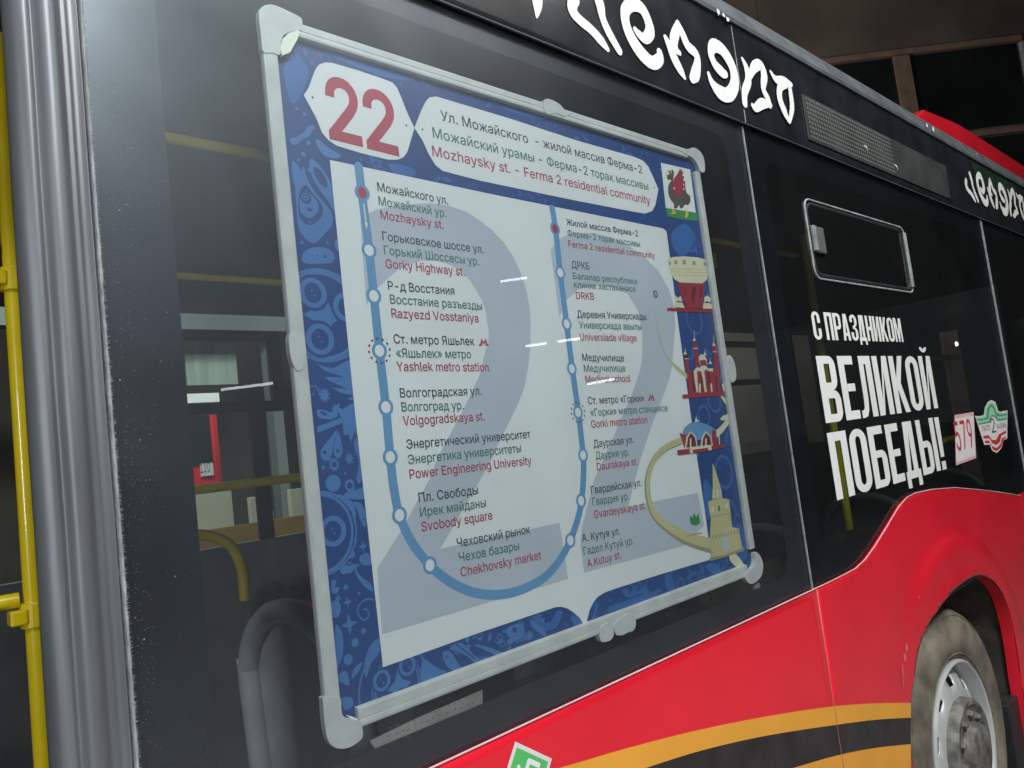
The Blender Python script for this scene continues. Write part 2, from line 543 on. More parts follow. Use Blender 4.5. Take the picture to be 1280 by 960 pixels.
def pane(x0, x1, z0, z1, gm, label=None, clear=None):
    g = box('window_pane', x0, x1, 0, .005, z0, z1, gm, bus, label)
    c = clear
    mb = MB()
    y = .0062
    r = .06
    inn = []
    ou = []
    for (cx, cz, a0, ex, ez) in ((c[1]-r, c[2]+r, -90, x1, z0), (c[1]-r, c[3]-r, 0, x1, z1), (c[0]+r, c[3]-r, 90, x0, z1), (c[0]+r, c[2]+r, 180, x0, z0)):
        for k in range(7):
            a = math.radians(a0+k*15)
            inn.append((cx+r*math.cos(a), cz+r*math.sin(a)))
            ou.append((ex, ez) if k == 3 else ((inn[-1][0], ez) if (k < 3) == (a0 in (-90, 90)) else (ex, inn[-1][1])))
    m = len(inn)
    V = [(a, yy, b) for yy in (y, y+.002) for L in (inn, ou) for a, b in L]
    Fq = []
    for i in range(m):
        j = (i+1) % m
        Fq += [(i, j, m+j, m+i), (2*m+i, 3*m+i, 3*m+j, 2*m+j), (i, 2*m+i, 2*m+j, j)]
    mb.add(V, Fq)
    mb.put('enamel_border', M['frit'], g)
    return g


ZB = 1.236
g1 = pane(.279, SX-.0018, 1.0, ZC-.004, M['glass'], 'large clear pane in front of the route map', (.372, 1.86, 1.287, 2.47))
g2 = pane(SX+.0018, S2-.004, 1.0, ZC-.004, M['glass2'], 'dark tinted pane carrying the white slogan', (2.06, 4.05, 1.32, 2.44))
g3 = pane(S2+.004, 6.3, 1.0, ZC-.004, M['glass2'], 'dark pane at the right edge', (4.24, 6.2, 1.32, 2.44))
sm = MB().box(SX-.0012, SX+.0012, -.0012, .004, 1.0, ZC-.004)
sm.put('pane_seam', M['seam'], bus)
MB().box(SX-.0013, SX+.0013, -.0125, .0, ZC+.002, 2.811).put('cornice_seam', M['seam'], bus)
MB().box(S2-.006, S2+.001, -.004, .004, 1.0, ZC-.004).put('pane_seam', M['chrome'], bus)
MB().box(S2+.004, S2+.011, -.002, .0, 1.2, ZC-.03).put('pane_seam', M['seam'], bus)

# body panels under the windows: red paint, curved up over the wheel arch
WX, WZ = 2.975, .46
ARCH = smooth_pts([(2.385, .2), (2.372, .45), (2.400, .70), (2.468, .82), (2.592, .945), (2.80, 1.015), (3.04, 1.035), (3.25, 1.012), (3.42, .93), (3.52, .78), (3.55, .6), (3.55, .4), (3.55, .2)], False, 4)
TOPPX = [(1018, 735), (1030, 729), (1048, 720), (1065, 711), (1077, 700), (1090, 682), (1105, 658), (1120, 633), (1130, 622), (1140, 617), (1160, 612.5), (1190, 610), (1225, 613), (1255, 617), (1272, 620)]
TOP = [(at(a, b).x, at(a, b).z) for a, b in TOPPX]
TOP = [(x, z) for x, z in TOP if x > SX+.01]
XE = TOP[-1][0]


def flare(x, z):
    """outward swell of the wing round the wheel"""
    d = math.hypot((x-WX)/1.0, z-WZ)
    s = max(0, min(1, (.77-d)/.075)); s = s*s*(3-2*s)
    t = max(0, min(1, (z-.55)/.3)) * max(0, min(1, (x-2.42)/.32))
    lip = max(0, min(1, (.62-d)/.05))
    return -.014*s*t - .006*lip*t


def cdt_panel(name, loop, m, parent, y0, th, disp, step=.03):
    pts = [Vector(p) for p in loop]
    n = len(pts)
    edges = [(i, (i+1) % n) for i in range(n)]
    xs = [p.x for p in pts]; zs = [p.y for p in pts]
    x = min(xs)+step
    k = 0
    P = list(pts)

    def inside(a, b):
        c = False; j = n-1
        for i in range(n):
            if (pts[i].y > b) != (pts[j].y > b) and a < (pts[j].x-pts[i].x)*(b-pts[i].y)/(pts[j].y-pts[i].y)+pts[i].x: c = not c
            j = i
        return c
    while x < max(xs):
        z = min(zs)+step
        while z < max(zs):
            if inside(x, z): P.append(Vector((x, z)))
            z += step
        x += step
    v, e, f, *_ = delaunay_2d_cdt(P, edges, [], 1, 1e-5)
    V = [(p.x, y0+disp(p.x, p.y), p.y) for p in v]
    o = link(name, V, [tuple(q) for q in f], m, parent, smooth=True)
    import bmesh
    bm = bmesh.new(); bm.from_mesh(o.data); bmesh.ops.recalc_face_normals(bm, faces=bm.faces)
    if sum(q.normal.y for q in bm.faces) > 0: bmesh.ops.reverse_faces(bm, faces=bm.faces)
    bm.to_mesh(o.data); bm.free()
    s = o.modifiers.new('thickness', 'SOLIDIFY'); s.thickness = th; s.offset = -1
    return o


YR = -.009
flat = lambda x, z: 0
cdt_panel('side_panel', [(-1.6, .25), (SX-.002, .25), (SX-.002, ZB-.004), (-1.6, ZB-.004)], M['red'], bus, YR, .008, flat, .08)
dense = lambda L: [p for a, b in zip(L, L[1:]) for p in [a]]+[L[-1]]
loop = [(SX+.002, .25), (2.385, .25)]+[p for p in ARCH if p[1] > .26]+[(3.55, .25), (XE, .25)]+TOP[::-1]+[(SX+.002, ZB-.004)]
wing = cdt_panel('wing_panel', loop, M['red'], bus, YR, .008, flare, .022)
# pale worn edge along the top of the red paint
mb = MB()
edge = [(-1.6, ZB-.003), (SX, ZB-.003)]+TOP
for a, b in zip(edge, edge[1:]):
    mb.tube([(a[0], YR-.001, a[1]+.001), (b[0], YR-.001, b[1]+.001)], .0018, 6)
mb.put('paint_edge', M['pink'], bus)
MB().box(SX-.0012, SX+.0012, YR-.001, YR+.002, .25, ZB-.006).put('panel_seam', mat('dull_red_sealant', (.42, .16, .15), .7), bus)
# rolled lip of the wheel arch and the liner behind it
A2 = [p for p in ARCH if p[1] > .22]
mb = MB()
k = len(A2)
V = []
for x, z in A2:
    f = flare(x, z)
    V += [(x, YR+f+.003, z), (x, YR+f+.05, z)]
mb.add(V, [(2*i, 2*i+2, 2*i+3, 2*i+1) for i in range(k-1)])
lip = mb.put('arch_lip', M['red'], bus, smooth=True)
lip.data.update()
mb = MB()
V = []
for x, z in A2:
    dx, dz = (x-WX), (z-WZ); l = math.hypot(dx, dz)
    V += [(x+dx/l*.02, .04, z+dz/l*.02), (x+dx/l*.03, .55, z+dz/l*.03)]
mb.add(V, [(2*i, 2*i+2, 2*i+3, 2*i+1) for i in range(k-1)])
mb.box(2.3, 3.7, .55, .56, .2, 1.15)
mb.put('wheel_arch_liner', M['arch'], bus, smooth=True)
box('mud_flap', 3.42, 3.56, .02, .30, .1, .47, M['rubber'], bus, bevel=.004)
# next panel, beyond the wing
mb = MB(); mb.prism([(XE+.006, .25), (6.5, .25), (6.5, ZB-.01), (XE+.006, ZB-.01)], YR, YR+.008); mb.put('side_panel', M['red'], bus, bevel=.002)
mb = MB()
mb.prism([(XE+.02, ZB-.30), (5.2, ZB-.05), (5.2, ZB-.20), (XE+.02, ZB-.50)], YR-.0015, YR-.0005); mb.put('orange_stripe', M['orange'], bus)

# ribbon stripes (orange, black, orange) as vinyl on the red paint
def stripe(name, up, dn, m, y):
    U = smooth_pts([(at(a, b, YR).x, at(a, b, YR).z) for a, b in up], False, 4)
    D = smooth_pts([(at(a, b, YR).x, at(a, b, YR).z) for a, b in dn], False, 4)
    mb = MB()
    for (p0, p1) in ((-1e9, SX-.002), (SX+.002, 1e9)):
        u = [p for p in U if p0 < p[0] < p1]; d = [p for p in D if p0 < p[0] < p1]
        if len(u) < 2 or len(d) < 2: continue

        def ends(L, full):
            for lim in (p0, p1):
                if abs(lim) > 1e8: continue
                for a, b in zip(full, full[1:]):
                    if (a[0]-lim)*(b[0]-lim) <= 0 and a[0] != b[0]:
                        t = (lim-a[0])/(b[0]-a[0]); L.append((lim, a[1]+(b[1]-a[1])*t))
            return sorted(L)
        u = ends(list(u), U); d = ends(list(d), D)
        sheet(mb, [u+d[::-1]], y)
    return mb.put(name, m, bus)


e1 = [(330, 1010), (500, 1000), (620, 978), (701, 959), (780, 936), (870, 913), (960, 895), (1040, 883), (1095, 879), (1138, 878.5)]
e2 = [(330, 1045), (500, 1035), (640, 1010), (720, 990), (800, 962), (880, 937), (960, 919), (1044, 906), (1095, 899.5), (1138, 897)]
e3 = [(330, 1100), (500, 1090), (700, 1060), (800, 1025), (880, 995), (940, 973), (990, 960), (1046, 944), (1095, 934.5), (1138, 930)]
e4 = [(330, 1150), (500, 1140), (700, 1110), (800, 1075), (900, 1035), (990, 1003), (1046, 986), (1095, 975), (1138, 969)]
stripe('orange_stripe', e1, e2, M['orange'], YR-.0012)
stripe('black_stripe', e2, e3, M['blackv'], YR-.0014)
stripe('orange_stripe', e3, e4, M['orange'], YR-.0012)

# pale scuffs beside the wheel
scm = mat('dusty_scuff', (.60, .09, .10), .7, var=.3, vs=60)
for L in ([(1130, 806), (1136, 800), (1137, 806), (1131, 816)], [(1128, 818), (1135, 812), (1136, 818), (1130, 828)], [(1126, 836), (1128, 829), (1130, 846), (1128, 862)], [(1144, 745), (1146, 744), (1146.5, 749), (1144.5, 749)]):
    y = YR+flare(at(L[0][0], L[0][1], YR).x, at(L[0][0], L[0][1], YR).z)-.0012
    mb = MB(); sheet(mb, [[(at(a, b, YR).x, at(a, b, YR).z) for a, b in L]], y); mb.put('scuff_mark', scm, bus)
for (px, py) in ((1078, 915), (1086, 905), (1100, 918), (1112, 925), (1060, 928)):
    q = at(px, py, YR); mb = MB(); sheet(mb, [[(q.x-.012, q.z-.010), (q.x-.009, q.z-.011), (q.x+.013, q.z+.012), (q.x+.010, q.z+.012)]], YR-.0019); mb.put('scratch', M['gutter'], bus)

# lettering on glass and panels


def arcp(cx, cy, rx, ry, a0, a1, n=8):
    return [(cx+rx*math.cos(math.radians(a0+(a1-a0)*i/n)), cy+ry*math.sin(math.radians(a0+(a1-a0)*i/n))) for i in range(n+1)]


def ribbon(outer, inner): return ('rib', outer, inner)


VT, HT = .345, .135      # upright and crossbar thickness of the condensed capitals
R4 = lambda x0, y0, x1, y1: ('poly', [(x0, y0), (x1, y0), (x1, y1), (x0, y1)])


def ring_o(a0=0, a1=360):
    """upright stadium ring, or a piece of it"""
    o_ = arcp(.5, .80, .5, .20, 0, 180, 10)+arcp(.5, .20, .5, .20, 180, 360, 10)
    i_ = arcp(.5, .80, .5-VT, .085, 0, 180, 10)+arcp(.5, .20, .5-VT, .085, 180, 360, 10)
    return o_, i_


def bowl(y0, y1, x1=1.0):
    rx = .34; ry = min(.17, (y1-y0)/2)
    o_ = [(VT-.01, y0)]+arcp(x1-rx, y0+ry, rx, ry, -90, 0, 6)+arcp(x1-rx, y1-ry, rx, ry, 0, 90, 6)+[(VT-.01, y1)]
    k = (y1-y0)*.5-HT*.88
    i_ = [(VT-.01, y0+HT*.88)]+arcp(x1-rx, y0+HT*.88+min(k, .06), rx-VT+.02, min(k, .06), -90, 0, 6)+arcp(x1-rx, y1-HT*.88-min(k, .06), rx-VT+.02, min(k, .06), 0, 90, 6)+[(VT-.01, y1-HT*.88)]
    return ribbon(o_, i_)


_oo, _oi = ring_o()
GL = {
    'О': ([('ring', _oo, _oi)], 1.0),
    'С': ([ribbon(_oo[0:1]+_oo[0:11]+_oo[11:22], _oi[0:1]+_oi[0:11]+_oi[11:22]), R4(1-VT, .60, 1, .80), R4(1-VT, .20, 1, .40)], 1.0),
    'П': ([R4(0, 0, VT, 1), R4(1-VT, 0, 1, 1), R4(VT, 1-HT, 1-VT, 1)], 1.0),
    'Р': ([R4(0, 0, VT, 1), bowl(.40, 1)], 1.0),
    'А': ([('poly', [(0, 0), (VT*.9, 0), (.62, 1), (.27, 1)]), ('poly', [(1-VT*.9, 0), (1, 0), (.73, 1), (.45, 1)]), R4(.24, .17, .76, .29)], 1.05),
    'З': ([ribbon(arcp(.48, .80, .5, .20, 180, 0, 9)+arcp(.48, .70, .5, .185, 0, -70, 5), arcp(.48, .80, .5-VT, .085, 180, 0, 9)+arcp(.42, .64, .22, .065, 0, -90, 5)),
           ribbon(arcp(.48, .33, .5, .185, 70, 0, 5)+arcp(.48, .20, .5, .20, 0, -180, 9), arcp(.42, .36, .22, .085, 90, 0, 5)+arcp(.48, .20, .5-VT, .085, 0, -180, 9)),
           R4(-.02, .70, VT-.02, .80), R4(-.02, .2, VT-.02, .32), R4(.30, .445, .62, .565)], .95),
    'Д': ([('poly', [(.12, HT), (.12+VT*.8, HT), (.30+VT*.85, 1-HT), (.24, 1-HT)]), R4(.24, 1-HT, .92, 1), R4(.92-VT, HT, .92, 1-HT), R4(0, 0, 1.08, HT), R4(0, -.15, .27, 0), R4(.81, -.15, 1.08, 0)], 1.10),
    'Н': ([R4(0, 0, VT, 1), R4(1-VT, 0, 1, 1), R4(VT, .43, 1-VT, .57)], 1.0),
    'И': ([R4(0, 0, VT, 1), R4(1-VT, 0, 1, 1), ('poly', [(VT, 0), (VT, .27), (1-VT, 1), (1-VT, .73)])], 1.02),
    'К': ([R4(0, 0, VT, 1), ('poly', [(VT, .42), (VT, .60), (.66, 1), (1.0, 1), (.62, .52), (1.04, 0), (.68, 0)])], 1.04),
    'М': ([R4(0, 0, .27, 1), R4(1.03, 0, 1.3, 1), ('poly', [(.27, 1), (.42, 1), (.65, .42), (.65, 0), (.55, 0), (.27, .70)]), ('poly', [(1.03, 1), (.88, 1), (.65, .42), (.65, 0), (.75, 0), (1.03, .70)])], 1.3),
    'В': ([R4(0, 0, VT, 1), bowl(.475, 1, .97), bowl(0, .53-.055, 1.02)], 1.02),
    'Е': ([R4(0, 0, VT, 1), R4(VT, 0, .86, HT), R4(VT, 1-HT, .86, 1), R4(VT, .44, .80, .56)], .86),
    'Л': ([('poly', [(0, 0), (.12, 0), (.34, .02), (.46, .12), (.52, .3), (.54, 1-HT), (.25, 1-HT), (.23, .3), (.20, .16), (.12, .12), (0, .12)]), R4(.25, 1-HT, 1-VT, 1), R4(1-VT, 0, 1, 1)], 1.0),
    'Б': ([R4(0, 0, VT, 1), R4(VT, 1-HT, .92, 1), bowl(0, .60, 1.0)], 1.0),
    'Ы': ([R4(0, 0, VT, 1), bowl(0, .60, .98), R4(1.08, 0, 1.08+VT, 1)], 1.43),
    '!': ([('poly', [(.04, .24), (VT-.0, .24), (VT+.04, 1), (0, 1)]), R4(.02, 0, VT+.02, .16)], .40),
}
GL['Й'] = (GL['И'][0]+[ribbon(arcp(.51, 1.17, .30, .10, 180, 360, 8), arcp(.51, 1.17, .12, .035, 180, 360, 8))], 1.02)


def block_text(s, p0, p1, cap):
    a, b = at(*p0, -.0008), at(*p1, -.0008)
    adv = []; x = 0
    for ch in s:
        if ch == ' ': x += .45; continue
        adv.append((ch, x)); x += GL[ch][1]+.13
    W = x-.13; sc = (b.x-a.x)/W
    word_ = bpy.data.objects.new('slogan_lettering', None); COL.objects.link(word_); word_.parent = bus
    fx = lambda u, x0: a.x+(x0+u)*sc
    for ch, x0 in adv:
        mb = MB()
        zoff = a.z+(b.z-a.z)*(x0/W)
        for k, sh in enumerate(GL[ch][0]):
            y = -.0009-.00012*k
            if sh[0] == 'poly':
                n = len(sh[1]); L = [[Vector((fx(u, x0), zoff+v*cap, 0)) for u, v in sh[1]]]
                tri = tessellate_polygon(L); mb.add([(q.x, y, q.y) for q in L[0]], list(tri))
            else:
                o_, i_ = sh[1], sh[2]; n = len(o_); m = n if sh[0] == 'ring' else n-1
                mb.add([(fx(u, x0), y, zoff+v*cap) for u, v in o_+i_], [(i, (i+1) % n, n+(i+1) % n, n+i) for i in range(m)])
        mb.put('letter', M['white'], word_)
    return word_


block_text('С ПРАЗДНИКОМ', (1018.5, 424.5), (1129.5, 427.5), .086)
block_text('ВЕЛИКОЙ', (1032.5, 529), (1173, 510), .199)
block_text('ПОБЕДЫ!', (1046.5, 625.5), (1184, 586), .195)

# ornamental word on the cornice, in strokes
CZ = 3.556


def word(x0, label):
    w_ = bpy.data.objects.new('ornament_lettering', None); COL.objects.link(w_); w_.parent = bus
    G = [
        [(110, -60, 22), (112, 0, 22), (112, 40, 15), (110, 76, 4)],
        [(282, -2, 17), (268, 20, 20), (272, 52, 21), (300, 88, 18), (350, 130, 17), (395, 180, 17), (424, 218, 9)],
        [(372, -30, 20), (390, 20, 20), (402, 80, 15), (430, 145, 17), (475, 225, 14)],
        [(546, 132, 9), (562, 152, 13), (590, 172, 16), (612, 140, 20), (600, 85, 19), (572, 35, 20), (530, 22, 19), (502, 50, 19), (506, 110, 20), (535, 180, 23), (580, 245, 24), (625, 280, 20), (655, 262, 17), (655, 235, 13)],
        [(680, 168, 9), (698, 205, 15), (722, 265, 18), (748, 315, 15), (764, 345, 7)],
        [(735, 104, 9), (726, 142, 16), (716, 185, 18), (728, 222, 12), (742, 236, 8)],
        [(738, 112, 10), (756, 155, 15), (778, 205, 16), (812, 238, 15), (822, 275, 14), (812, 330, 19), (798, 352, 13)],
        [(870, 330, 7), (886, 370, 13), (920, 412, 21), (960, 422, 19), (985, 380, 19), (982, 320, 19), (958, 262, 20), (925, 218, 19), (892, 205, 18), (880, 240, 14), (900, 290, 15), (930, 322, 16), (945, 330, 11)],
        [(1020, 265, 6), (1038, 305, 12), (1046, 360, 14), (1030, 410, 13), (1030, 460, 12)],
        [(1052, 345, 8), (1072, 300, 14), (1100, 292, 14), (1116, 335, 15), (1112, 395, 11), (1132, 440, 12), (1140, 468, 10)],
        [(1146, 468, 6), (1108, 462, 14), (1078, 482, 11), (1064, 472, 7)],
        [(1144, 322, 5), (1168, 356, 10), (1205, 366, 13), (1236, 378, 6)],
        [(1212, 385, 6), (1186, 392, 11), (1184, 440, 13), (1206, 500, 13), (1226, 545, 5)],
        [(1226, 372, 6), (1232, 420, 10), (1238, 480, 10), (1228, 540, 6)],
    ]
    base = -.0135
    let = [0, 1, 1, 2, 3, 3, 3, 4, 5, 5, 5, 6, 6, 6]
    for l in range(7):
        if x0 and l == 0: continue
        mb = MB()
        for i, g in enumerate(G):
            if let[i] != l: continue
            P = []
            for (a, b, r) in g:
                p = at(640+a/CZ, b/CZ, base); q = at(640+(a+r)/CZ, b/CZ, base); u = at(640+a/CZ, (b+r)/CZ, base)
                rr = (abs(q.x-p.x)*.54+abs(u.z-p.z)*.60)
                P.append((p.x+x0, p.z, rr))
            stroke(mb, smooth_pts(P, False, 5), base-.0004*i)
        mb.put('letter', M['white'], w_)
    return w_


word(0, 'large white ornamental letters above the route map')
dx = at(1207, 225, -.0135).x-at(722, 40, -.0135).x
w2 = word(dx, 'the same white ornamental letters farther along')
w2.location.z = at(1226, 232, -.0135).z - at(765, 62, -.0135).z - .095

# perforated grille in the cornice
q0, q1, q2, q3 = at(997, 124, -.014), at(1176, 204.5, -.014), at(1183, 246, -.014), at(1006, 180.6, -.014)
gx0, gx1, gz0, gz1 = 2.342, 3.694, 2.548, 2.70
gr = box('vent_grille', gx0, gx1, -.0165, -.0125, gz0, gz1, M['vent'], bus, bevel=.002)
mb = MB()
for i in range(38):
    for j in range(9):
        x = gx0+.02+i*.0185; z = gz0+.012+j*.0158
        if z > gz1-.008: continue
        sheet(mb, [[(x, z), (x+.0105, z), (x+.0105, z+.0072), (x, z+.0072)]], -.0168)
ho = mb.put('grille_holes', M['hole'], gr); ho['kind'] = 'stuff'
for (a, b) in ((1082, 184), (1120, 208)):
    q = at(a, b, -.017); mb = MB(); sheet(mb, [[(q.x-.02, q.z+.006), (q.x+.01, q.z+.006), (q.x+.018, q.z-.012), (q.x+.008, q.z-.002)]], -.0172)
    mb.put('scratch', M['white'], gr)
# green eco sticker on the cornice
mb = MB(); mb.prism([(4.2, 2.70), (4.9, 2.70), (4.9, 2.80), (4.1, 2.80)], -.0137, -.0125); mb.put('green_sticker', mat('dark_green_vinyl', (.012, .03, .017), .4), bus)

# hopper vent in the second pane
hx0, hx1, hz0, hz1 = 2.265, 3.085, 2.10, 2.352
H = []
r = .035
for (cx, cz, a0) in ((hx1-r, hz0+r, -90), (hx1-r, hz1-r, 0), (hx0+r, hz1-r, 90), (hx0+r, hz0+r, 180)):
    for k in range(6): a = math.radians(a0+k*18); H.append((cx+r*math.cos(a), -.002, cz+r*math.sin(a)))
hop = MB().tube(H, .0030, 8, True).put('vent_window_gasket', M['seam'], bus, smooth=True)
H2 = [((x-2.675)*.965+2.675, .002, (z-2.226)*.90+2.226) for x, y, z in H]
MB().tube(H2, .006, 8, True).put('vent_window_frame', M['rubber'], hop, smooth=True)
MB().box(hx1-.022, hx1-.002, -.010, -.003, hz0+.02, hz1-.02).put('vent_window_stop', M['chrome'], hop, bevel=.002)
q = at(1022, 302, .0)
MB().box(q.x-.035, q.x+.032, -.012, -.001, q.z-.04, q.z+.045).put('vent_window_catch', mat('dark_catch_plastic', (.10, .105, .10), .4), hop, bevel=.008)
MB().box(q.x-.045, q.x-.026, -.014, -.002, q.z-.035, q.z+.045).put('catch_edge', M['chrome'], hop, bevel=.003)

# fleet number sticker and enamel style badge
yb = -.001
st = poly_px('fleet_number_sticker', [(1193, 518.8), (1217, 515), (1220.3, 572.5), (1195, 581.8)], M['pink'], bus, yb, 0)
poly_px('sticker_field', [(1193.8, 523), (1216.8, 519.5), (1219.6, 569), (1195.5, 578)], M['plate'], st, yb, 1)
text('number_lettering', '579', (1197, 564), (1218, 558), .112, M['r_emb'], st, yb, 2, off=.006)


def B8(L, ox=1180, oy=480, s=8.): return [(ox+a/s, oy+b/s) for a, b in L]


em = poly_px('park_badge', B8([(310, 320), (360, 322), (400, 308), (408, 235), (440, 178), (475, 160), (515, 182), (540, 262), (560, 278), (635, 262), (633, 545), (595, 560), (575, 640), (530, 690), (485, 668), (455, 605), (405, 610), (370, 510)]), M['plate'], bus, yb, 0)
poly_px('green_field', B8([(318, 335), (365, 335), (408, 320), (418, 240), (450, 190), (478, 178), (508, 198), (530, 275), (560, 292), (630, 280), (628, 360), (540, 375), (520, 330), (480, 318), (455, 345), (450, 385), (345, 410)]), M['g_emb2'], em, yb, 1)
for L in ([(325, 350), (370, 350), (422, 335), (432, 250), (460, 205), (480, 200), (500, 225), (520, 285), (556, 306), (630, 298), (630, 312), (550, 325), (512, 305), (490, 240), (475, 225), (455, 250), (445, 350), (370, 366), (330, 366)], [(338, 396), (450, 370), (458, 330), (482, 305), (520, 318), (545, 352), (628, 338), (628, 354), (538, 370), (505, 330), (478, 325), (468, 350), (460, 388), (346, 410)]):
    poly_px('green_band', B8(L), M['g_emb'], em, yb, 2)
poly_px('red_band', B8([(390, 520), (445, 510), (480, 560), (520, 560), (552, 500), (622, 465), (622, 490), (575, 515), (560, 580), (525, 610), (485, 595), (455, 545), (395, 545)]), M['r_emb'], em, yb, 2)
poly_px('red_band', B8([(405, 570), (445, 562), (480, 620), (525, 640), (565, 600), (580, 540), (622, 525), (615, 545), (595, 555), (570, 635), (528, 672), (490, 655), (455, 590), (410, 592)]), M['r_emb'], em, yb, 2)
text('badge_lettering', '2', B8([(482, 492)])[0], B8([(522, 480)])[0], .062, M['ink'], em, yb, 3)
text('badge_lettering', 'ПАТП', B8([(385, 475)])[0], B8([(465, 462)])[0], .022, M['vent'], em, yb, 3)
text('badge_lettering', 'КАЗАНЬ', B8([(535, 452)])[0], B8([(622, 430)])[0], .022, M['vent'], em, yb, 3)

# green gas sticker, a tilted square with a white rim
for (cen, lab) in (((634, 965), 0), ((1283, 648), 1)):
    c = at(*cen, YR)
    if lab: c = Vector((XE+.07, 0, 1.09))
    else:
        a_ = at(643, 926.6, YR); b_ = at(689, 948, YR)
        e = Vector((b_.x-a_.x, b_.z-a_.z)); pr = Vector((e.y, -e.x))
        if pr.y > 0: pr = -pr
        c2_ = Vector((a_.x, a_.z))+e/2+pr/2
        c = Vector((c2_.x, 0, c2_.y))
    e = Vector((.079, -.055)) if not lab else Vector((.055, -.055))
    if not lab:
        a_ = at(643, 926.6, YR); b_ = at(689, 948, YR); e = Vector((b_.x-a_.x, b_.z-a_.z))
    pr = Vector((e.y, -e.x))

    def sq(k): return [(c.x+(e.x*i+pr.x*j)*k/2, c.z+(e.y*i+pr.y*j)*k/2) for i, j in ((-1, -1), (1, -1), (1, 1), (-1, 1))]
    mb = MB(); sheet(mb, [sq(1.)], YR-.0018); gs = mb.put('gas_sticker', M['plate'], bus)
    mb = MB(); sheet(mb, [sq(.85)], YR-.0022); mb.put('sticker_field', M['gdia'], gs)
    mb = MB()

    def loc(i, j): return (c.x+(e.x*i+pr.x*j)/2, c.z+(e.y*i+pr.y*j)/2)
    for L in ([(-.1, -.62), (.42, -.62)], [(-.1, -.62), (-.1, .5)], [(-.1, -.05), (.38, -.05), (.42, .4), (-.1, .5)], [(-.5, -.3), (-.35, .55)]):
        stroke(mb, [(*loc(*p), .0042) for p in L], YR-.0026-.0001*len(mb.v)/40)
    mb.put('sticker_sign', M['white'], gs)

# ------------------------------------------------------------------ wheel
wc = (WX, .03, WZ)
wh = MB().box(0, 0, 0, 0, 0, 0)
wheel = bpy.data.objects.new('wheel', None); COL.objects.link(wheel); wheel.parent = bus
prof = [(.290, .045), (.296, .018), (.31, .004), (.34, -.008), (.38, -.012), (.42, -.006), (.445, .004), (.462, .012), (.472, .03), (.480, .05), (.480, .26), (.46, .30), (.30, .29)]
MB().lathe([(a, b+.012) for a, b in prof], wc, 96).put('tyre', M['tyre'], wheel, smooth=True, angle=35)
mb = MB()
for rr in (.452, .318): mb.tube([(wc[0]+rr*math.cos(a*math.pi/48), wc[1]+(.0185 if rr > .4 else .012), wc[2]+rr*math.sin(a*math.pi/48)) for a in range(96)], .003, 6, True)
mb.put('sidewall_ridge', M['tyre'], wheel, smooth=True)
MB().lathe([(.297, .028), (.299, .012), (.290, .004), (.284, .008), (.280, .028), (.272, .06), (.262, .10), (.258, .20)], wc, 96).put('rim', M['rim'], wheel, smooth=True)
# wheel disc with hand holes, dished towards the hub
mb = MB()
n = 80; k = 7
rad = [(.268, .060), (.252, .046), (.232, .034), (.210, .026), (.190, .020), (.178, .018), (.10, .018)]
vs_ = [(wc[0]+r*math.cos(a*2*math.pi/n), wc[1]+y, wc[2]+r*math.sin(a*2*math.pi/n)) for a in range(n) for r, y in rad]
fs = []
for a in range(n):
    for i in range(k-1):
        if i in (0, 1, 2) and (a % 8) in (2, 3, 4): continue
        fs.append((a*k+i, a*k+i+1, ((a+1) % n)*k+i+1, ((a+1) % n)*k+i))
mb.add(vs_, fs)
d_ = mb.put('wheel_disc', M['rim'], wheel, smooth=True)
s_ = d_.modifiers.new('thickness', 'SOLIDIFY'); s_.thickness = .008
MB().lathe([(.0, .13), (.262, .13)], wc, 40).put('brake_plate', M['arch'], wheel)
MB().lathe([(.172, .04), (.170, -.012), (.164, -.020), (.150, -.020), (.142, -.012), (.128, -.008), (.095, -.010), (.088, -.040), (.078, -.046), (.0, -.048)], wc, 64).put('hub', M['hub'], wheel, smooth=True)
for i in range(10):
    a = i*2*math.pi/10+.2
    MB().lathe([(.0, -.027), (.009, -.026), (.013, -.022), (.0135, -.010), (.018, -.009), (.018, 0)], (wc[0]+.118*math.cos(a), wc[1], wc[2]+.118*math.sin(a)), 6).put('wheel_nut', M['hub'], wheel)

# ------------------------------------------------------------------ door edge: a rubber extrusion of round beads, then a brush seal
cs = [(.240, .11), (.212, .06), (.198, .03), (.192, .012), (.197, -.006), (.205, -.0135), (.212, -.016), (.2165, -.0125), (.2195, -.0135), (.226, -.021), (.234, -.024), (.242, -.021), (.2470, -.012),
      (.2510, -.0075), (.2560, -.0082), (.2600, -.0058), (.2650, -.0062), (.2700, -.0045), (.2725, -.001), (.2735, .03), (.2735, .10)]
cs = smooth_pts(cs, False, 4)
mb = MB()
NZ = 40
zs = [.3+(2.9-.3)*i/NZ for i in range(NZ+1)]
rn = random.Random(3)
V = []
for z in zs:
    wob = .0006*math.sin(z*9)+.0004*math.sin(z*23+1)
    V += [(x+wob*.7, y+wob, z) for x, y in cs]
m_ = len(cs)
mb.add(V, [(i*m_+j, i*m_+j+1, (i+1)*m_+j+1, (i+1)*m_+j) for i in range(NZ) for j in range(m_-1)])
door = link('door_edge_profile', mb.v, mb.f, M['rubberpost'], bus, 'glossy ribbed grey rubber edge of the open doorway', smooth=True)
mb = MB()
V = []
for i in range(261):
    z = .3+i*.01
    ww = .0028+.0012*rn.random()+.0012*(1-i/260)
    V += [(.2742, .004, z), (.2748, -.006, z), (.2748+ww*.5, -.0085, z), (.2748+ww, -.005, z), (.2750+ww, .0, z)]
mb.add(V, [(i*5+j, i*5+j+1, (i+1)*5+j+1, (i+1)*5+j) for i in range(260) for j in range(4)])
link('brush_seal', mb.v, mb.f, M['sealhair'], bus, smooth=True)
mb = MB()
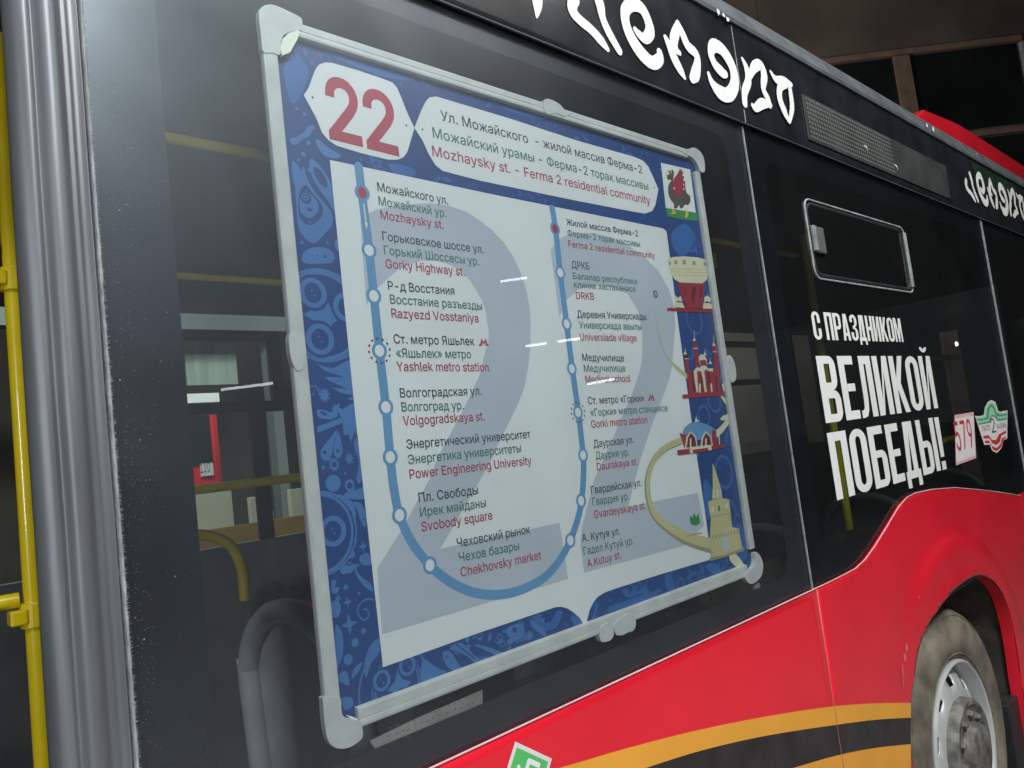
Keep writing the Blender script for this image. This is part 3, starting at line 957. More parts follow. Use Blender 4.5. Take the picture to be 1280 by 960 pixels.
for i in range(1700):
    z = rn.uniform(.9, 2.45); w_ = rn.uniform(.001, .0045)*(1.9-.7*z/1.7); x = .2782
    mb.add([(x, -.003, z), (x, -.003, z+.0007), (x+w_, -.0022, z+.0003+rn.uniform(-.001, .001))], [(0, 1, 2)])
fz = mb.put('brush_fuzz', M['sealhair'], bus); fz['kind'] = 'stuff'
# dust on the pane beside the seal
mb = MB()
for i in range(620):
    zc = rn.choice((1.25, 1.38, 1.52, 1.62, 1.75, 1.78, 1.92, 2.0, 2.12, 2.13)); z = zc+rn.gauss(0, .05); x = .287+abs(rn.gauss(0, .010+.012*(zc > 1.7))); s = rn.uniform(.00015, .0006)*(2.0 if rn.random() < .05 else .9)
    if rn.random() < .15: x = rn.uniform(.28, .37)
    mb.add([(x-s, -.0006, z), (x, -.0006, z-s), (x+s, -.0006, z+s*.3), (x, -.0006, z+s)], [(0, 1, 2, 3)])
du = mb.put('dust_specks', M['dust'], g1); du['kind'] = 'stuff'

# ------------------------------------------------------------------ yellow pole in the doorway and the other rails
def rail(pts, r, label=None):
    return MB().tube(smooth_pts(pts, False, 6) if len(pts) > 2 else pts, r, 18).put('handrail', M['yellow'], bus, label, smooth=True)


pt, pm, pb_ = at(5, 130, .45), at(25, 480, .45), at(44, 960, .45)
pole = rail([(pm.x, .45, .3), (pm.x, .45, 2.5)], .0145, 'upright yellow pole in the doorway')
for (px, py) in ((12, 350), (31, 770)):
    q = at(px, py, .45)
    cl = MB().lathe([(0, -.02), (.02, -.02), (.02, .02), (0, .02)], (0, 0, 0), 20)
    cl.v = [(pm.x+x, .45+z, q.z+y) for x, y, z in cl.v]
    c1 = cl.put('rail_clamp', M['yellow'], pole, bevel=.002)
    MB().box(pm.x-.036, pm.x-.012, .43, .462, q.z-.012, q.z+.012).put('clamp_lug', M['yellow'], pole, bevel=.003)
    MB().box(pm.x+.008, pm.x+.034, .424, .436, q.z-.010, q.z+.010).put('clamp_lug', M['yellow'], pole, bevel=.003)
for z in (1.55, 2.12):
    rail([(pm.x-.02, .45, z), (pm.x-.6, .50, z)], .012)
a, b = at(218, 173, .52), at(340, 197, .52)
rail([(a.x-.05, .52, (a.z+b.z)/2), (b.x+2.5, .52, (a.z+b.z)/2)], .0115)
a = at(290, 349, 2.0); rail([(a.x-.6, 2.0, a.z), (a.x+3, 2.0, a.z)], .014)
a = at(330, 602, 2.2); rail([(a.x-.35, 2.2, a.z), (a.x+3, 2.2, a.z)], .02)
rail([tuple(at(p, q, 1.6)) for p, q in ((230, 668), (262, 670), (288, 682), (302, 710), (306, 750))], .018)
a = at(886, 280, 1.0); rail([(a.x, 1.0, at(895, 335, 1.0).z), (a.x, 1.0, 2.57)], .014)
a = at(1020, 395, .6); rail([(a.x, .6, 1.0), (a.x, .6, 2.56)], .018)
a = at(1185, 447, 1.0); rail([(a.x-.5, 1.0, a.z), (a.x+.25, 1.0, a.z)], .022)
a = at(1190, 548, .9); rail([(a.x-.2, .9, a.z), (a.x+.5, .9, a.z)], .022)

# ------------------------------------------------------------------ inside of the bus
box('bus_floor', -1.6, 11, .05, 2.45, .32, .36, M['dark'], bus)
YF = 2.46
far = box('far_side_wall', -1.6, 11, YF, YF+.05, .3, 1.42, mat('grey_side_lining', (.20, .21, .22), .6, var=.2), bus)
box('far_cornice', -1.6, 11, YF-.12, YF+.05, 2.50, 2.87, M['dark'], bus)
for x in (-.4, 1.86, 3.6, 5.3, 7.0):
    box('window_pillar', x, x+.10, YF-.01, YF+.05, 1.42, 2.50, M['rubber'], bus)
for i, x in enumerate((-.3, 1.96, 3.7, 5.4)):
    g = box('far_window_pane', x, x+(2.16 if i == 0 else 1.64), YF+.02, YF+.026, 1.42, 2.50, M['glassfar'], bus)
    # vent frame in the upper part
    fx0, fx1, fz0, fz1 = (1.05, 1.74, 2.02, 2.41) if i == 0 else (x+.2, x+1.3, 2.02, 2.41)
    mb = MB()
    mb.box(fx0, fx1, YF-.02, YF+.015, fz1-.05, fz1).box(fx0, fx1, YF-.02, YF+.015, fz0, fz0+.05).box(fx0, fx0+.05, YF-.019, YF+.015, fz0+.05, fz1-.05).box(fx1-.06, fx1, YF-.019, YF+.015, fz0+.05, fz1-.05)
    mb.put('vent_window_frame', M['rubber'], g)
for x in (1.56, ):
    box('window_bar', x, x+.07, YF-.005, YF+.018, 1.42, 2.02, M['rubber'], bus)


def bus_seat(x, y, big, cl, sc=1.):
    """seat seen from behind: rounded shell with a looped rim and a grab handle"""
    s = bpy.data.objects.new('passenger_seat', None); COL.objects.link(s); s.parent = bus
    W, h0, h1 = .21*sc, .78, (1.45 if big else 1.27)
    L = []
    for k in range(13):
        a = math.pi*k/12; L.append((math.cos(a)*W, h1-.16+.16*math.sin(a)))
    L = [(W*.92, h0)]+L+[(-W*.92, h0)]
    L = smooth_pts(L, False, 2)
    MB().tube([(x+.03*(1-(z-h0)), y+u, z) for u, z in L], .022, 10).put('seat_rim', M['seat'] if big else M['dark'], s, smooth=True)
    mb = MB()
    nr, nc = 14, 10
    V = []
    for i in range(nr+1):
        z = h0+(h1-.015-h0)*i/nr
        t = max(0, (z-(h1-.16))/.16)
        hw = W*math.sqrt(max(.02, 1-min(t, .99)**2))*.97
        for j in range(nc+1):
            u = -1+2*j/nc
            V.append((x+.03*(1-(z-h0))+.012+.035*(1-u*u), y+u*hw, z))
    mb.add(V, [(i*(nc+1)+j, i*(nc+1)+j+1, (i+1)*(nc+1)+j+1, (i+1)*(nc+1)+j) for i in range(nr) for j in range(nc)])
    V2 = [(a+.02, b, c) for a, b, c in V]
    mb.add(V2, [(i*(nc+1)+j, (i+1)*(nc+1)+j, (i+1)*(nc+1)+j+1, i*(nc+1)+j+1) for i in range(nr) for j in range(nc)])
    mb.put('backrest', M['seat'] if big else cl, s, smooth=True)
    MB().box(x+.05, x+.46, y-W, y+W, .68, .76).put('seat_cushion', cl, s, bevel=.03)
    MB().box(x+.1, x+.4, y-.04, y+.04, .36, .68).put('seat_base', M['rubber'], s, bevel=.01)
    return s


bus_seat(.635, .34, True, M['seatcloth'])
for x, y in ((1.35, 1.95), (2.15, 1.95), (3.0, 1.95), (3.8, 1.95), (2.75, .60), (3.75, .60), (4.9, .60)):
    bus_seat(x, y, False, M['seatcloth'])
box('seat_edge', 1.02, 1.05, .95, 1.20, 1.14, 1.34, M['redseat'], bus, bevel=.01)
q = at(1195, 430, 1.6)
mb = MB(); mb.lathe([(.0, -.02), (.018, -.015), (.024, 0), (.0, .01)], (q.x, 1.6, q.z), 16); mb.put('cab_lamp', M['warm'], bus, smooth=True)

# perforated bracket under the sign
yk = .02
br = poly_px('sign_bracket', [(462, 926), (520, 898), (603, 862), (603.5, 880), (595, 886), (507, 923), (505, 931), (470, 938)], M['bracket'], bus, yk, 0)
mb = MB()
for i in range(15):
    for j in range(2):
        a = 487+i*8+rn.uniform(-2, 2); b = 913-(a-487)*.40+j*9+rn.uniform(-1.5, 1.5)-2
        if b > 921-(a-507)*.42: continue
        q = at(a, b, yk); sheet(mb, [ellipse_m(q.x, q.z, .0018, .0014, 10)], yk-.0004)
h_ = mb.put('bracket_holes', M['hole'], br); h_['kind'] = 'stuff'
q = at(971/1, 735, .03)
a, b = at(941, 731, .02), at(950, 745, .02)
box('sign_stud', a.x, b.x, .015, .022, b.z, a.z, M['bracket'], bus)

# ------------------------------------------------------------------ the route map sign
sign = empty('route_map_sign', 'blue and white line 22 route map in pale plastic frame behind the window', 'sign')
YP = .0185       # face of the poster
fx0, fx1, fz0, fz1 = .527, 1.715, 1.322, 2.398
L0 = at(400, 860, .012).x
backb = box('backing_board', fx0+.006, fx1-.006, YP+.001, YP+.006, fz0+.006, fz1-.006, M['paper'], sign)
poster = box('poster', fx0+.008, fx1-.008, YP, YP+.0008, fz0+.008, fz1-.008, M['blue'], sign, 'blue printed sheet with white route panel')


def bar(x0, x1, z0, z1):
    mb = MB()
    horizontal = (x1-x0) > (z1-z0)
    if horizontal:
        pr = [(z0, .0115), (z0+.001, .0095), (z0+.004, .0088), (z0+.010, .0092), (z0+.0108, .0099), (z0+.0116, .0092), (z1-.003, .0094), (z1-.0006, .0104), (z1, .0165), (z1, .0195), (z0, .0195)]
        mb.add([(x0, y, z) for z, y in pr]+[(x1, y, z) for z, y in pr], [])
    else:
        pr = [(x0, .0130), (x0+.001, .0095), (x0+.0028, .0086), (x0+.0038, .0100), (x0+.0055, .0090), (x1-.003, .0092), (x1-.0006, .0102), (x1, .0165), (x1, .0195), (x0, .0195)]
        mb.add([(x, y, z0) for x, y in pr]+[(x, y, z1) for x, y in pr], [])
    n = len(pr)
    mb.f = [tuple(range(n)), tuple(range(n, 2*n))[::-1]]+[(i, (i+1) % n, (i+1) % n+n, i+n) for i in range(n)]
    return mb.put('frame_bar', M['frame'], sign)


FW = .0245
bar(fx0, fx0+FW, fz0+.05, fz1-.055)
bar(fx1-FW, fx1, fz0+.06, fz1-.055)
bar(fx0+.05, fx1-.05, fz1-FW, fz1)
bar(fx0+.05, fx1-.05, fz0, fz0+FW+.004)


def cap_px(P, y0=.0080, y1=.0195, name='corner_cap'):
    L = smooth_pts([(at(a, b, y0).x, at(a, b, y0).z) for a, b in P], True, 4)
    return MB().prism(L, y0, y1).put(name, M['cap'], sign, bevel=.0006)


cap_px([(323.5, 18), (327, 9), (337, 5.5), (348, 8), (365, 16), (376, 22), (378, 28), (377, 37), (371, 38), (362, 40), (354, 45), (351, 56), (350, 68), (341, 66), (329, 64), (326.5, 45)])
cap_px([(404, 880), (406, 905), (410, 925), (418, 934), (430, 936), (443, 931), (453, 922), (453, 910), (451, 902), (440, 899), (430, 896), (427, 888), (425, 872), (413, 871), (404, 872)])
cap_px([(861, 186), (868, 184.5), (876, 190), (880.5, 200), (881, 214), (876, 214.5), (874, 210), (870, 202), (864, 196), (856, 192), (852, 187)])
cap_px([(944, 690), (950, 694), (954, 705), (953, 717), (949, 724), (941, 730), (935, 728), (931, 721), (936, 714), (942, 708), (944, 700)])
for P in ([(362, 418), (371, 416), (379, 419), (382, 430), (382, 448), (378, 461), (371, 463), (365, 452), (362, 436)],
          [(680, 126), (686, 123.5), (698, 129), (706, 137), (712, 141), (706, 145), (694, 141), (686, 143), (681, 138)],
          [(912, 444), (917, 450), (920, 462), (920, 474), (915, 478), (911, 470), (909, 456)],
          [(750, 786), (756, 780), (763, 779), (767, 787), (766, 797), (759, 802), (751, 801)],
          [(768, 781), (776, 773), (785, 767), (792, 769), (795, 779), (792, 788), (784, 791), (778, 794), (770, 793)]):
    cap_px(P, .0078, .0193, 'frame_clip')
# torn paper at two corners
for P in ([(353, 49), (360, 42), (372, 38), (374, 41), (371, 50), (362, 66), (352, 70), (350, 60)], [(434, 894), (441, 896), (449, 899), (452, 903), (440, 899)]):
    mb = MB(); L = [(at(a, b, .0095).x, at(a, b, .0095).z) for a, b in P]
    mb.prism(L, .0080 if P[0][0] < 400 else .0130, .0145); mb.put('torn_paper', mat('torn_paper_white', (.66, .70, .58), .6), sign)

lv = 1
PP = lambda name, P, m, l=1, **k: poly_px(name, P, m, poster, YP, l, **k)


def Z(ox, oy, s):
    return lambda L: [(ox+a/s, oy+b/s) for a, b in L]


# --- ornament printed on the blue ground
def orn(mkey, items, name='ornament', level=1):
    for it in items:
        k = it[0]
        mb = MB(); y = print_y(YP, level)
        if k == 'c':      # disc: px, py, radius in metres (x, z)
            q = at(it[1], it[2], YP); sheet(mb, [ellipse_m(q.x, q.z, it[3], it[4] if len(it) > 4 else it[3])], y)
        elif k == 'r':    # ring
            q = at(it[1], it[2], YP); 
            o_ = ellipse_m(q.x, q.z, it[3], it[3]*1.05, 40); i_ = ellipse_m(q.x, q.z, it[3]-it[4], (it[3]-it[4])*1.05, 40)
            mb.add([(a, y, b) for a, b in o_+i_], [(t, (t+1) % 40, 40+(t+1) % 40, 40+t) for t in range(40)])
        elif k == 's':    # star: points
            q = at(it[1], it[2], YP); n = it[4]; L = []
            for i in range(2*n):
                rr = it[3]*(1 if i % 2 == 0 else it[5]); a = math.pi*i/n+math.pi/2; L.append((q.x+rr*math.cos(a), q.z+rr*1.2*math.sin(a)))
            sheet(mb, [L], y)
        elif k == 'p':    # smooth outline in pixels
            L = smooth_pts([(at(a, b, YP).x, at(a, b, YP).z) for a, b in it[1]], True, 4); sheet(mb, [L], y)
        elif k == 'q':    # sharp outline
            sheet(mb, [[(at(a, b, YP).x, at(a, b, YP).z) for a, b in it[1]]], y)
        elif k == 'l':    # line with width
            P = [(at(a, b, YP).x, at(a, b, YP).z, it[2]) for a, b in it[1]]
            stroke(mb, smooth_pts(P, False, 5), y)
        clip_mb(mb, fx0+.01, fx1-.01, fz0+.01, fz1-.01)
        if mb.f: mb.put(name, M[mkey], poster)


z1 = Z(340, 150, 3.84); z2 = Z(360, 380, 3.84); z3 = Z(380, 600, 3.84); z4 = Z(410, 760, 4.741); z5 = Z(640, 680, 4.129)
P1 = lambda a, b: z1([(a, b)])[0]
P2 = lambda a, b: z2([(a, b)])[0]
P3 = lambda a, b: z3([(a, b)])[0]
P4 = lambda a, b: z4([(a, b)])[0]


def medallion(cx, cy, R, inner, sc=1.):
    q = at(cx, cy, YP)
    orn('lblue', [('c', cx, cy, R)], 'medallion', 1)
    orn('blue', [('c', cx, cy, R*.95)], 'medallion', 2)
    orn('lblue', [('r', cx, cy, R*.90, R*.075)], 'medallion', 3)
    orn('lblue', [('s', cx+2, cy, R*.50, 4, .42)], 'medallion', 2)
    for (a, b, r) in inner:
        orn('blue', [('c', a, b, r*1.18, r*1.22)], 'medallion', 3)
        orn('lblue', [('c', a, b, r)], 'medallion', 4)
        orn('blue', [('c', a, b, r*.62, r*.68)], 'medallion', 5)
        orn('lblue', [('s', a-1.5, b-3, .0022, 4, .5), ('s', a+2, b+3, .0022, 4, .5)], 'medallion', 6)


# upper left: large drops
orn('lblue', [('p', z1([(195, 592), (255, 545), (290, 495), (282, 440), (240, 385), (195, 330), (165, 270), (150, 222), (128, 280), (112, 330), (118, 430), (132, 530)])),
              ('p', z1([(188, 186), (225, 215), (265, 270), (300, 350), (318, 440), (300, 440), (270, 390), (225, 330), (192, 270), (178, 222)])),
              ('p', z1([(150, 640), (195, 612), (260, 615), (300, 648), (290, 682), (230, 690), (150, 685)])),
              ('p', z1([(95, 200), (130, 225), (135, 270), (105, 310)])),
              ('c', *P1(150, 165), .004), ('c', *P1(175, 110), .0035), ('c', *P1(265, 590), .0022), ('c', *P1(145, 588), .0025), ('c', *P1(315, 600), .005, .01),
              ('p', z1([(85, 90), (130, 75), (200, 20), (170, 70), (110, 120)])), ('p', z1([(215, 90), (280, 140), (330, 170), (300, 185), (250, 170), (215, 120)]))])
orn('blue', [('p', z1([(182, 505), (225, 480), (245, 440), (232, 395), (195, 352), (160, 312), (132, 350), (126, 430), (140, 480)])), ('p', z1([(200, 225), (235, 245), (262, 290), (262, 325), (235, 310), (205, 265)])),
             ('c', *P1(255, 655), .0025), ('c', *P1(215, 650), .0012), ('c', *P1(195, 648), .001)], level=2)
orn('lblue', [('p', z1([(180, 472), (212, 450), (224, 420), (212, 385), (180, 350), (155, 340), (135, 372), (136, 440)])), ('c', *P1(180, 490), .002)], level=3)
orn('blue', [('c', *P1(162, 372), .0092, .0105), ('c', *P1(180, 430), .0045, .003)], level=4)
orn('lblue', [('r', *P1(160, 368), .006, .0018), ('c', *P1(160, 368), .002)], level=5)
medallion(404, 394, .0735, [(391, 366, .0235), (433, 384, .0235), (400, 424, .024)])
# crest, burst, shells
orn('lblue', [('q', z2([(135, 282), (170, 300), (215, 308), (305, 262), (335, 470), (285, 455), (320, 440), (250, 425), (208, 400), (290, 410), (200, 370), (170, 350), (270, 352), (175, 320)])),
              ('s', *P2(175, 437), .0105, 9, .55),
              ('q', z2([(225, 488), (262, 505), (330, 462), (350, 640), (318, 615), (300, 668), (290, 625), (268, 632), (262, 570), (140, 618), (140, 590), (255, 545)])),
              ('p', z2([(150, 505), (190, 515), (240, 535), (200, 552), (150, 545), (138, 520)])),
              ('p', z2([(235, 603), (205, 640), (160, 700), (160, 740), (185, 752), (210, 720), (222, 660)])), ('p', z2([(240, 612), (225, 660), (220, 715), (240, 742), (262, 715), (255, 660)])),
              ('s', *P2(294, 743), .0085, 8, .55), ('s', *P2(222, 770), .009, 9, .72), ('c', *P2(217, 860), .0125), ('q', z2([(175, 848), (200, 845), (200, 872)])), ('q', z2([(255, 865), (235, 845), (235, 880)])),
              ('p', z2([(278, 850), (310, 845), (318, 890), (290, 900), (275, 880)])), ('s', *P2(168, 785), .004, 5, .5),
              ('p', z2([(325, 640), (345, 700), (360, 800), (345, 860), (328, 840), (340, 760), (318, 690)])), ('c', *P2(273, 812), .002)])
orn('blue', [('c', *P2(222, 770), .0042), ('c', *P2(175, 712), .003), ('c', *P2(238, 705), .003), ('c', *P2(296, 872), .0048), ('l', z2([(160, 520), (180, 530)]), .002)], level=2)
# second medallion at the frame and the leaf shapes
medallion(400, 667, .062, [(416, 664, .0225)])
orn('lblue', [('p', z3([(110, 75), (180, 72), (235, 110), (248, 165), (235, 195), (205, 175), (180, 120), (140, 88)])), ('p', z3([(190, 70), (255, 45), (300, 35), (300, 85), (240, 92)])), ('p', z3([(235, 105), (280, 120), (300, 190), (290, 225), (270, 190), (255, 140)])),
              ('c', *P3(237, 228), .0035), ('c', *P3(241, 290), .0048), ('s', *P3(283, 318), .008, 4, .35), ('c', *P3(230, 358), .0055), ('p', z3([(270, 365), (305, 350), (325, 400), (290, 410), (268, 390)])),
              ('c', *P3(193, 430), .0068), ('p', z3([(243, 400), (262, 450), (320, 500), (330, 535), (290, 510), (250, 455)])), ('p', z3([(135, 480), (155, 490), (148, 515), (170, 515), (155, 545), (132, 535)])), ('c', *P3(200, 515), .0038),
              ('c', *P3(265, 545), .0023), ('s', *P3(209, 586), .008, 4, .3), ('c', *P3(150, 620), .009, .0125), ('l', z3([(335, 575), (300, 572), (265, 600), (258, 640), (285, 672), (310, 655), (305, 625), (288, 620)]), .0012),
              ('s', *P3(217, 692), .0145, 4, .32), ('c', *P3(285, 725), .0042), ('c', *P3(245, 780), .0062), ('c', *P3(212, 862), .0075), ('p', z3([(150, 700), (180, 730), (190, 800), (175, 870), (155, 890)])), ('c', *P3(188, 945), .0082), ('c', *P4(118, 565), .0088)])
orn('blue', [('c', *P3(222, 158), .003), ('c', *P3(208, 130), .0013), ('c', *P3(288, 190), .0018)], level=2)
# lower left medallion group
orn('lblue', [('r', *P4(395, 470), .0635, .0028)], 'medallion', 1)
orn('lblue', [('p', z4([(300, 180), (255, 215), (222, 290), (215, 370), (228, 410), (255, 330), (300, 270), (305, 220)]))], 'ornament', 1)
medallion(*P4(412, 462), .046, [(*P4(318, 430), .0155), (*P4(470, 340), .0155), (*P4(440, 550), .0155)])
for lab_, L in (('lblue', [('p', z4([(560, 310), (640, 350), (730, 390), (800, 410), (660, 470), (560, 540)])),
              ('p', z4([(680, 262), (725, 258), (760, 310), (800, 370), (850, 402), (790, 395), (725, 365), (690, 320)])),
              ('p', z4([(720, 238), (790, 205), (880, 290), (950, 290), (955, 340), (920, 380), (885, 365), (850, 305), (780, 262)])),
              ('p', z4([(860, 218), (960, 235), (1050, 275), (1100, 310), (1040, 300), (930, 250)])), ('s', *P4(1015, 200), .006, 4, .35), ('s', *P4(955, 185), .0055, 4, .35), ('s', *P4(1075, 237), .006, 4, .35), ('s', *P4(900, 178), .004, 4, .35),
              ('p', z4([(1060, 120), (1150, 90), (1160, 160), (1110, 192), (1065, 165)])), ('c', *P4(1195, 165), .006), ('p', z4([(1200, 70), (1280, 130), (1290, 170), (1230, 130)])), ('c', *P4(1210, 245), .007)]),
             ):
    orn(lab_, L)
orn('blue', [('l', z4([(760, 215), (870, 300)]), .0012), ('c', *P4(1105, 130), .005), ('c', *P4(705, 290), .0022), ('c', *P4(725, 320), .0012), ('r', *P4(905, 320), .0065, .0015)], level=2)
# paler ornament on the lower band and in the corners
orn('mblue', [('p', z5([(90, 390), (150, 360), (150, 400), (200, 400), (230, 345), (262, 350), (235, 420), (180, 450), (110, 440)])), ('c', *(z5([(90, 470)])[0]), .008), ('p', z5([(10, 450), (60, 440), (70, 480), (20, 510)])),
              ('p', z5([(300, 380), (345, 370), (370, 420), (340, 440)])), ('p', z5([(395, 430), (430, 330), (455, 290), (440, 340), (415, 420)])),
              ('q', z5([(495, 325), (740, 240), (750, 275), (500, 350)])), ('q', z5([(560, 240), (590, 225), (610, 265), (625, 220), (650, 210), (640, 250), (690, 205), (700, 240), (600, 280)])), ('p', z5([(790, 170), (820, 160), (840, 230), (800, 240)])),
              ('r', *(z5([(870, 205)])[0]), .014, .005), ('r', *(z5([(975, 165)])[0]), .011, .004), ('p', z5([(1000, 120), (1040, 95), (1090, 150), (1070, 175)])), ('c', *(z5([(700, 305)])[0]), .006), ('c', *(z5([(255, 470)])[0]), .007)])
orn('mblue', [('p', [(395, 55), (430, 60), (480, 85), (520, 100), (480, 96), (420, 72)]), ('p', [(356, 80), (376, 75), (386, 90), (378, 115), (366, 130), (358, 110)]), ('p', [(560, 100), (640, 120), (700, 150), (640, 140)]), ('p', [(840, 290), (858, 280), (868, 300), (855, 320), (842, 310)]), ('r', 862, 300, .03, .006),
              ('r', 868, 400, .035, .006), ('r', 893, 500, .03, .006), ('r', 905, 590, .04, .008), ('r', 912, 640, .03, .007), ('r', 880, 520, .026, .006), ('p', [(905, 660), (925, 655), (935, 690), (920, 705)]), ('p', [(485, 205), (510, 208), (520, 218), (500, 222)]),
              ('r', 470, 205, .009, .003), ('c', 495, 214, .005), ('p', [(880, 600), (890, 610), (893, 640), (885, 650), (880, 630)])])

# small tone-on-tone figures scattered over the rest of the blue ground
rb_ = random.Random(21)
zones = [((.56, 1.69), (2.318, 2.372), 70, 'mblue'), ((1.51, 1.69), (1.36, 2.20), 75, 'mblue'), ((1.0, 1.69), (1.352, 1.405), 60, 'mblue'), ((.556, .612), (1.36, 2.30), 34, 'lblue'), ((.64, 1.0), (1.352, 1.392), 26, 'lblue'), ((.60, 1.5), (2.176, 2.20), 30, 'mblue')]
for (xa, xb), (za, zb), cnt, mk in zones:
    for i in range(cnt):
        x, z = rb_.uniform(xa, xb), rb_.uniform(za, zb); kd = rb_.random(); mb = MB(); y = YP-.000008-.0000021*LAY[0]; LAY[0] = (LAY[0]+1) % 31
        if kd < .35: r_ = rb_.uniform(.0015, .0045); sheet(mb, [ellipse_m(x, z, r_, r_*1.1, 14)], y)
        elif kd < .55:
            r_ = rb_.uniform(.004, .007); sheet(mb, [[(x+r_*(1 if q % 2 == 0 else .35)*math.cos(q*math.pi/4), z+1.2*r_*(1 if q % 2 == 0 else .35)*math.sin(q*math.pi/4)) for q in range(8)]], y)
        elif kd < .78:
            a0 = rb_.uniform(0, 6.28); L = rb_.uniform(.012, .03); cv = rb_.uniform(-2, 2); P = []; px_, pz_ = x, z
            for q in range(6):
                P.append((px_, pz_, .0005+.0042*math.sin((q+.4)/6*math.pi)**1.5)); px_ += L/5*math.cos(a0); pz_ += L/5*math.sin(a0); a0 += cv/5
            stroke(mb, smooth_pts(P, False, 3), y)
        else:
            r_ = rb_.uniform(.006, .012); P = []
            for q in range(12):
                rr = r_*(1-q/14); an = q*.62+i; P.append((x+rr*math.cos(an), z+rr*math.sin(an), .0009))
            stroke(mb, smooth_pts(P, False, 2), y)
        clip_mb(mb, fx0+.01, fx1-.01, fz0+.01, fz1-.01)
        if mb.f: mb.put('ornament', M[mk], poster)

# --- white panels
PP('route_panel', [(412, 200), (620, 244), (828, 285.5), (833, 289), (847, 400), (864, 525), (881, 640), (888.5, 697), (886, 700), (825, 718), (765, 737), (755, 741), (747, 746), (742, 752), (737, 762), (734, 773), (732.5, 784), (729, 780), (724, 772), (717, 766), (710, 761), (702, 758.5), (694, 759), (600, 790.5), (478.5, 834), (444, 520)], M['paper'], 7)
PP('number_plate_field', Z(320, 0, 4)([(238, 476), (262, 440), (285, 375), (298, 345), (316, 322), (345, 313), (380, 315), (510, 353), (640, 397), (680, 412), (705, 440), (728, 495), (758, 570), (791, 640), (768, 720), (755, 762), (735, 788), (705, 799), (660, 799), (520, 765), (400, 728), (360, 700), (330, 665), (300, 590), (262, 520)]), M['paper'], 7)
PP('title_field', Z(320, 0, 4)([(791, 640), (822, 560), (846, 510), (866, 488), (900, 483), (1280, 597)])+[(720, 175.5), (792, 196), (803, 200.5), (810, 208), (816, 221), (822.8, 236.5), (819, 256), (815, 264), (806, 267), (796, 265.6), (720, 251), (600, 226)]+Z(320, 0, 4)([(1000, 873), (930, 854), (895, 825), (862, 770), (830, 700)]), M['paper'], 8)
for (a, b) in ((390.5, 122), (507.5, 157), (528, 162), (817.5, 235)):
    orn('ink', [('s', a, b, .0028, 4, .45)], 'diamond', 9)
# --- watermark figures
PP('watermark_figure', [(450, 275), (456, 270), (470, 262), (500, 256), (535, 254), (560, 257), (583, 265), (600, 276), (615, 288), (630, 304), (642, 322), (650, 340), (657, 360), (661, 380), (663, 405), (662.5, 430), (660, 460), (655, 485), (648, 503), (640, 520), (630, 540), (620, 560), (612.5, 578), (550, 686), (699, 653.5), (710, 723.5), (600, 756), (477.5, 793), (471, 710), (484, 690), (500, 665), (536, 600), (547.5, 570), (580, 510), (600, 467), (607, 437), (610, 430), (611, 415), (609, 405), (607, 390), (602, 375), (587, 350), (575, 338), (560, 330), (545, 326), (525, 326), (497, 337), (472, 360), (457.5, 382)], M['grey2'], 9)
PP('watermark_figure', [(688, 313), (694, 303), (700, 298), (712, 292), (740, 291), (765, 297), (785, 307), (800, 318), (812, 328), (822, 338), (835, 360), (840, 375), (842, 388), (844, 405), (842, 428), (840, 457), (836, 475), (830, 492), (815, 530), (800, 575), (785, 633.5), (816, 627), (872, 616), (880, 657), (855, 682), (730, 716), (725, 680), (727, 660), (742, 600), (767, 545), (790, 492), (799, 465), (802, 450), (803, 430), (802, 410), (797, 388), (785, 368), (768, 360), (745, 357), (722, 362), (707, 376), (699, 397)], M['grey2'], 9)

# --- the route line with its stops
LP = [(448, 208.5), (452, 241), (461, 313), (467, 370), (474, 438.5), (482, 509), (487.5, 571.5), (492, 610), (499, 644), (514, 677), (537, 706.5), (562, 727), (590, 740), (621, 743.5), (652, 737), (681, 721), (700, 699), (712.5, 675.5), (722, 648), (726.5, 626), (729, 595), (728.5, 569), (722.5, 515), (715, 461), (708, 405), (700, 341), (694, 286), (690, 260.5)]
mb = MB()
stroke(mb, smooth_pts([(at(a, b, YP).x, at(a, b, YP).z, .0082) for a, b in LP], False, 5), print_y(YP, 10))
mb.put('route_line', M['line'], poster)


def stop(px, py, red=False, ring=False):
    q = at(px, py, YP)
    s = MB(); sheet(s, [ellipse_m(q.x, q.z, .0142, .0142)], print_y(YP, 11)); s.put('stop_marker', M['line'], poster)
    s = MB(); sheet(s, [ellipse_m(q.x, q.z, .0088 if not red else .0082, .0095)], print_y(YP, 12)); s.put('stop_marker', M['red_ink'] if red else M['paper'], poster)
    if ring:
        s = MB()
        for k in range(12):
            a0 = k*math.pi/6; L = []
            for t in (0, .1, .2): L.append((q.x+.0215*math.cos(a0+t), q.z+.0215*math.sin(a0+t)))
            for t in (.2, .1, 0): L.append((q.x+.0185*math.cos(a0+t), q.z+.0185*math.sin(a0+t)))
            sheet(s, [L], print_y(YP, 12))
        s.put('transfer_ring', M['art_dkred'], poster)


for p in ((461, 313), (467, 370), (482, 509), (487.5, 571.5), (499, 644), (537, 706.5), (712.5, 675.5), (726, 626), (728.5, 569), (714.5, 461), (708, 405), (700, 341)): stop(*p)
stop(452.5, 241, True); stop(693.5, 286, True); stop(474, 438.5, ring=True); stop(722, 515.5, ring=True)
orn('art_cream', [('l', [(454.5, 256), (457, 278)], .0014), ('q', [(455, 278), (459.5, 279), (458, 287)])], 'direction_arrow', 12)

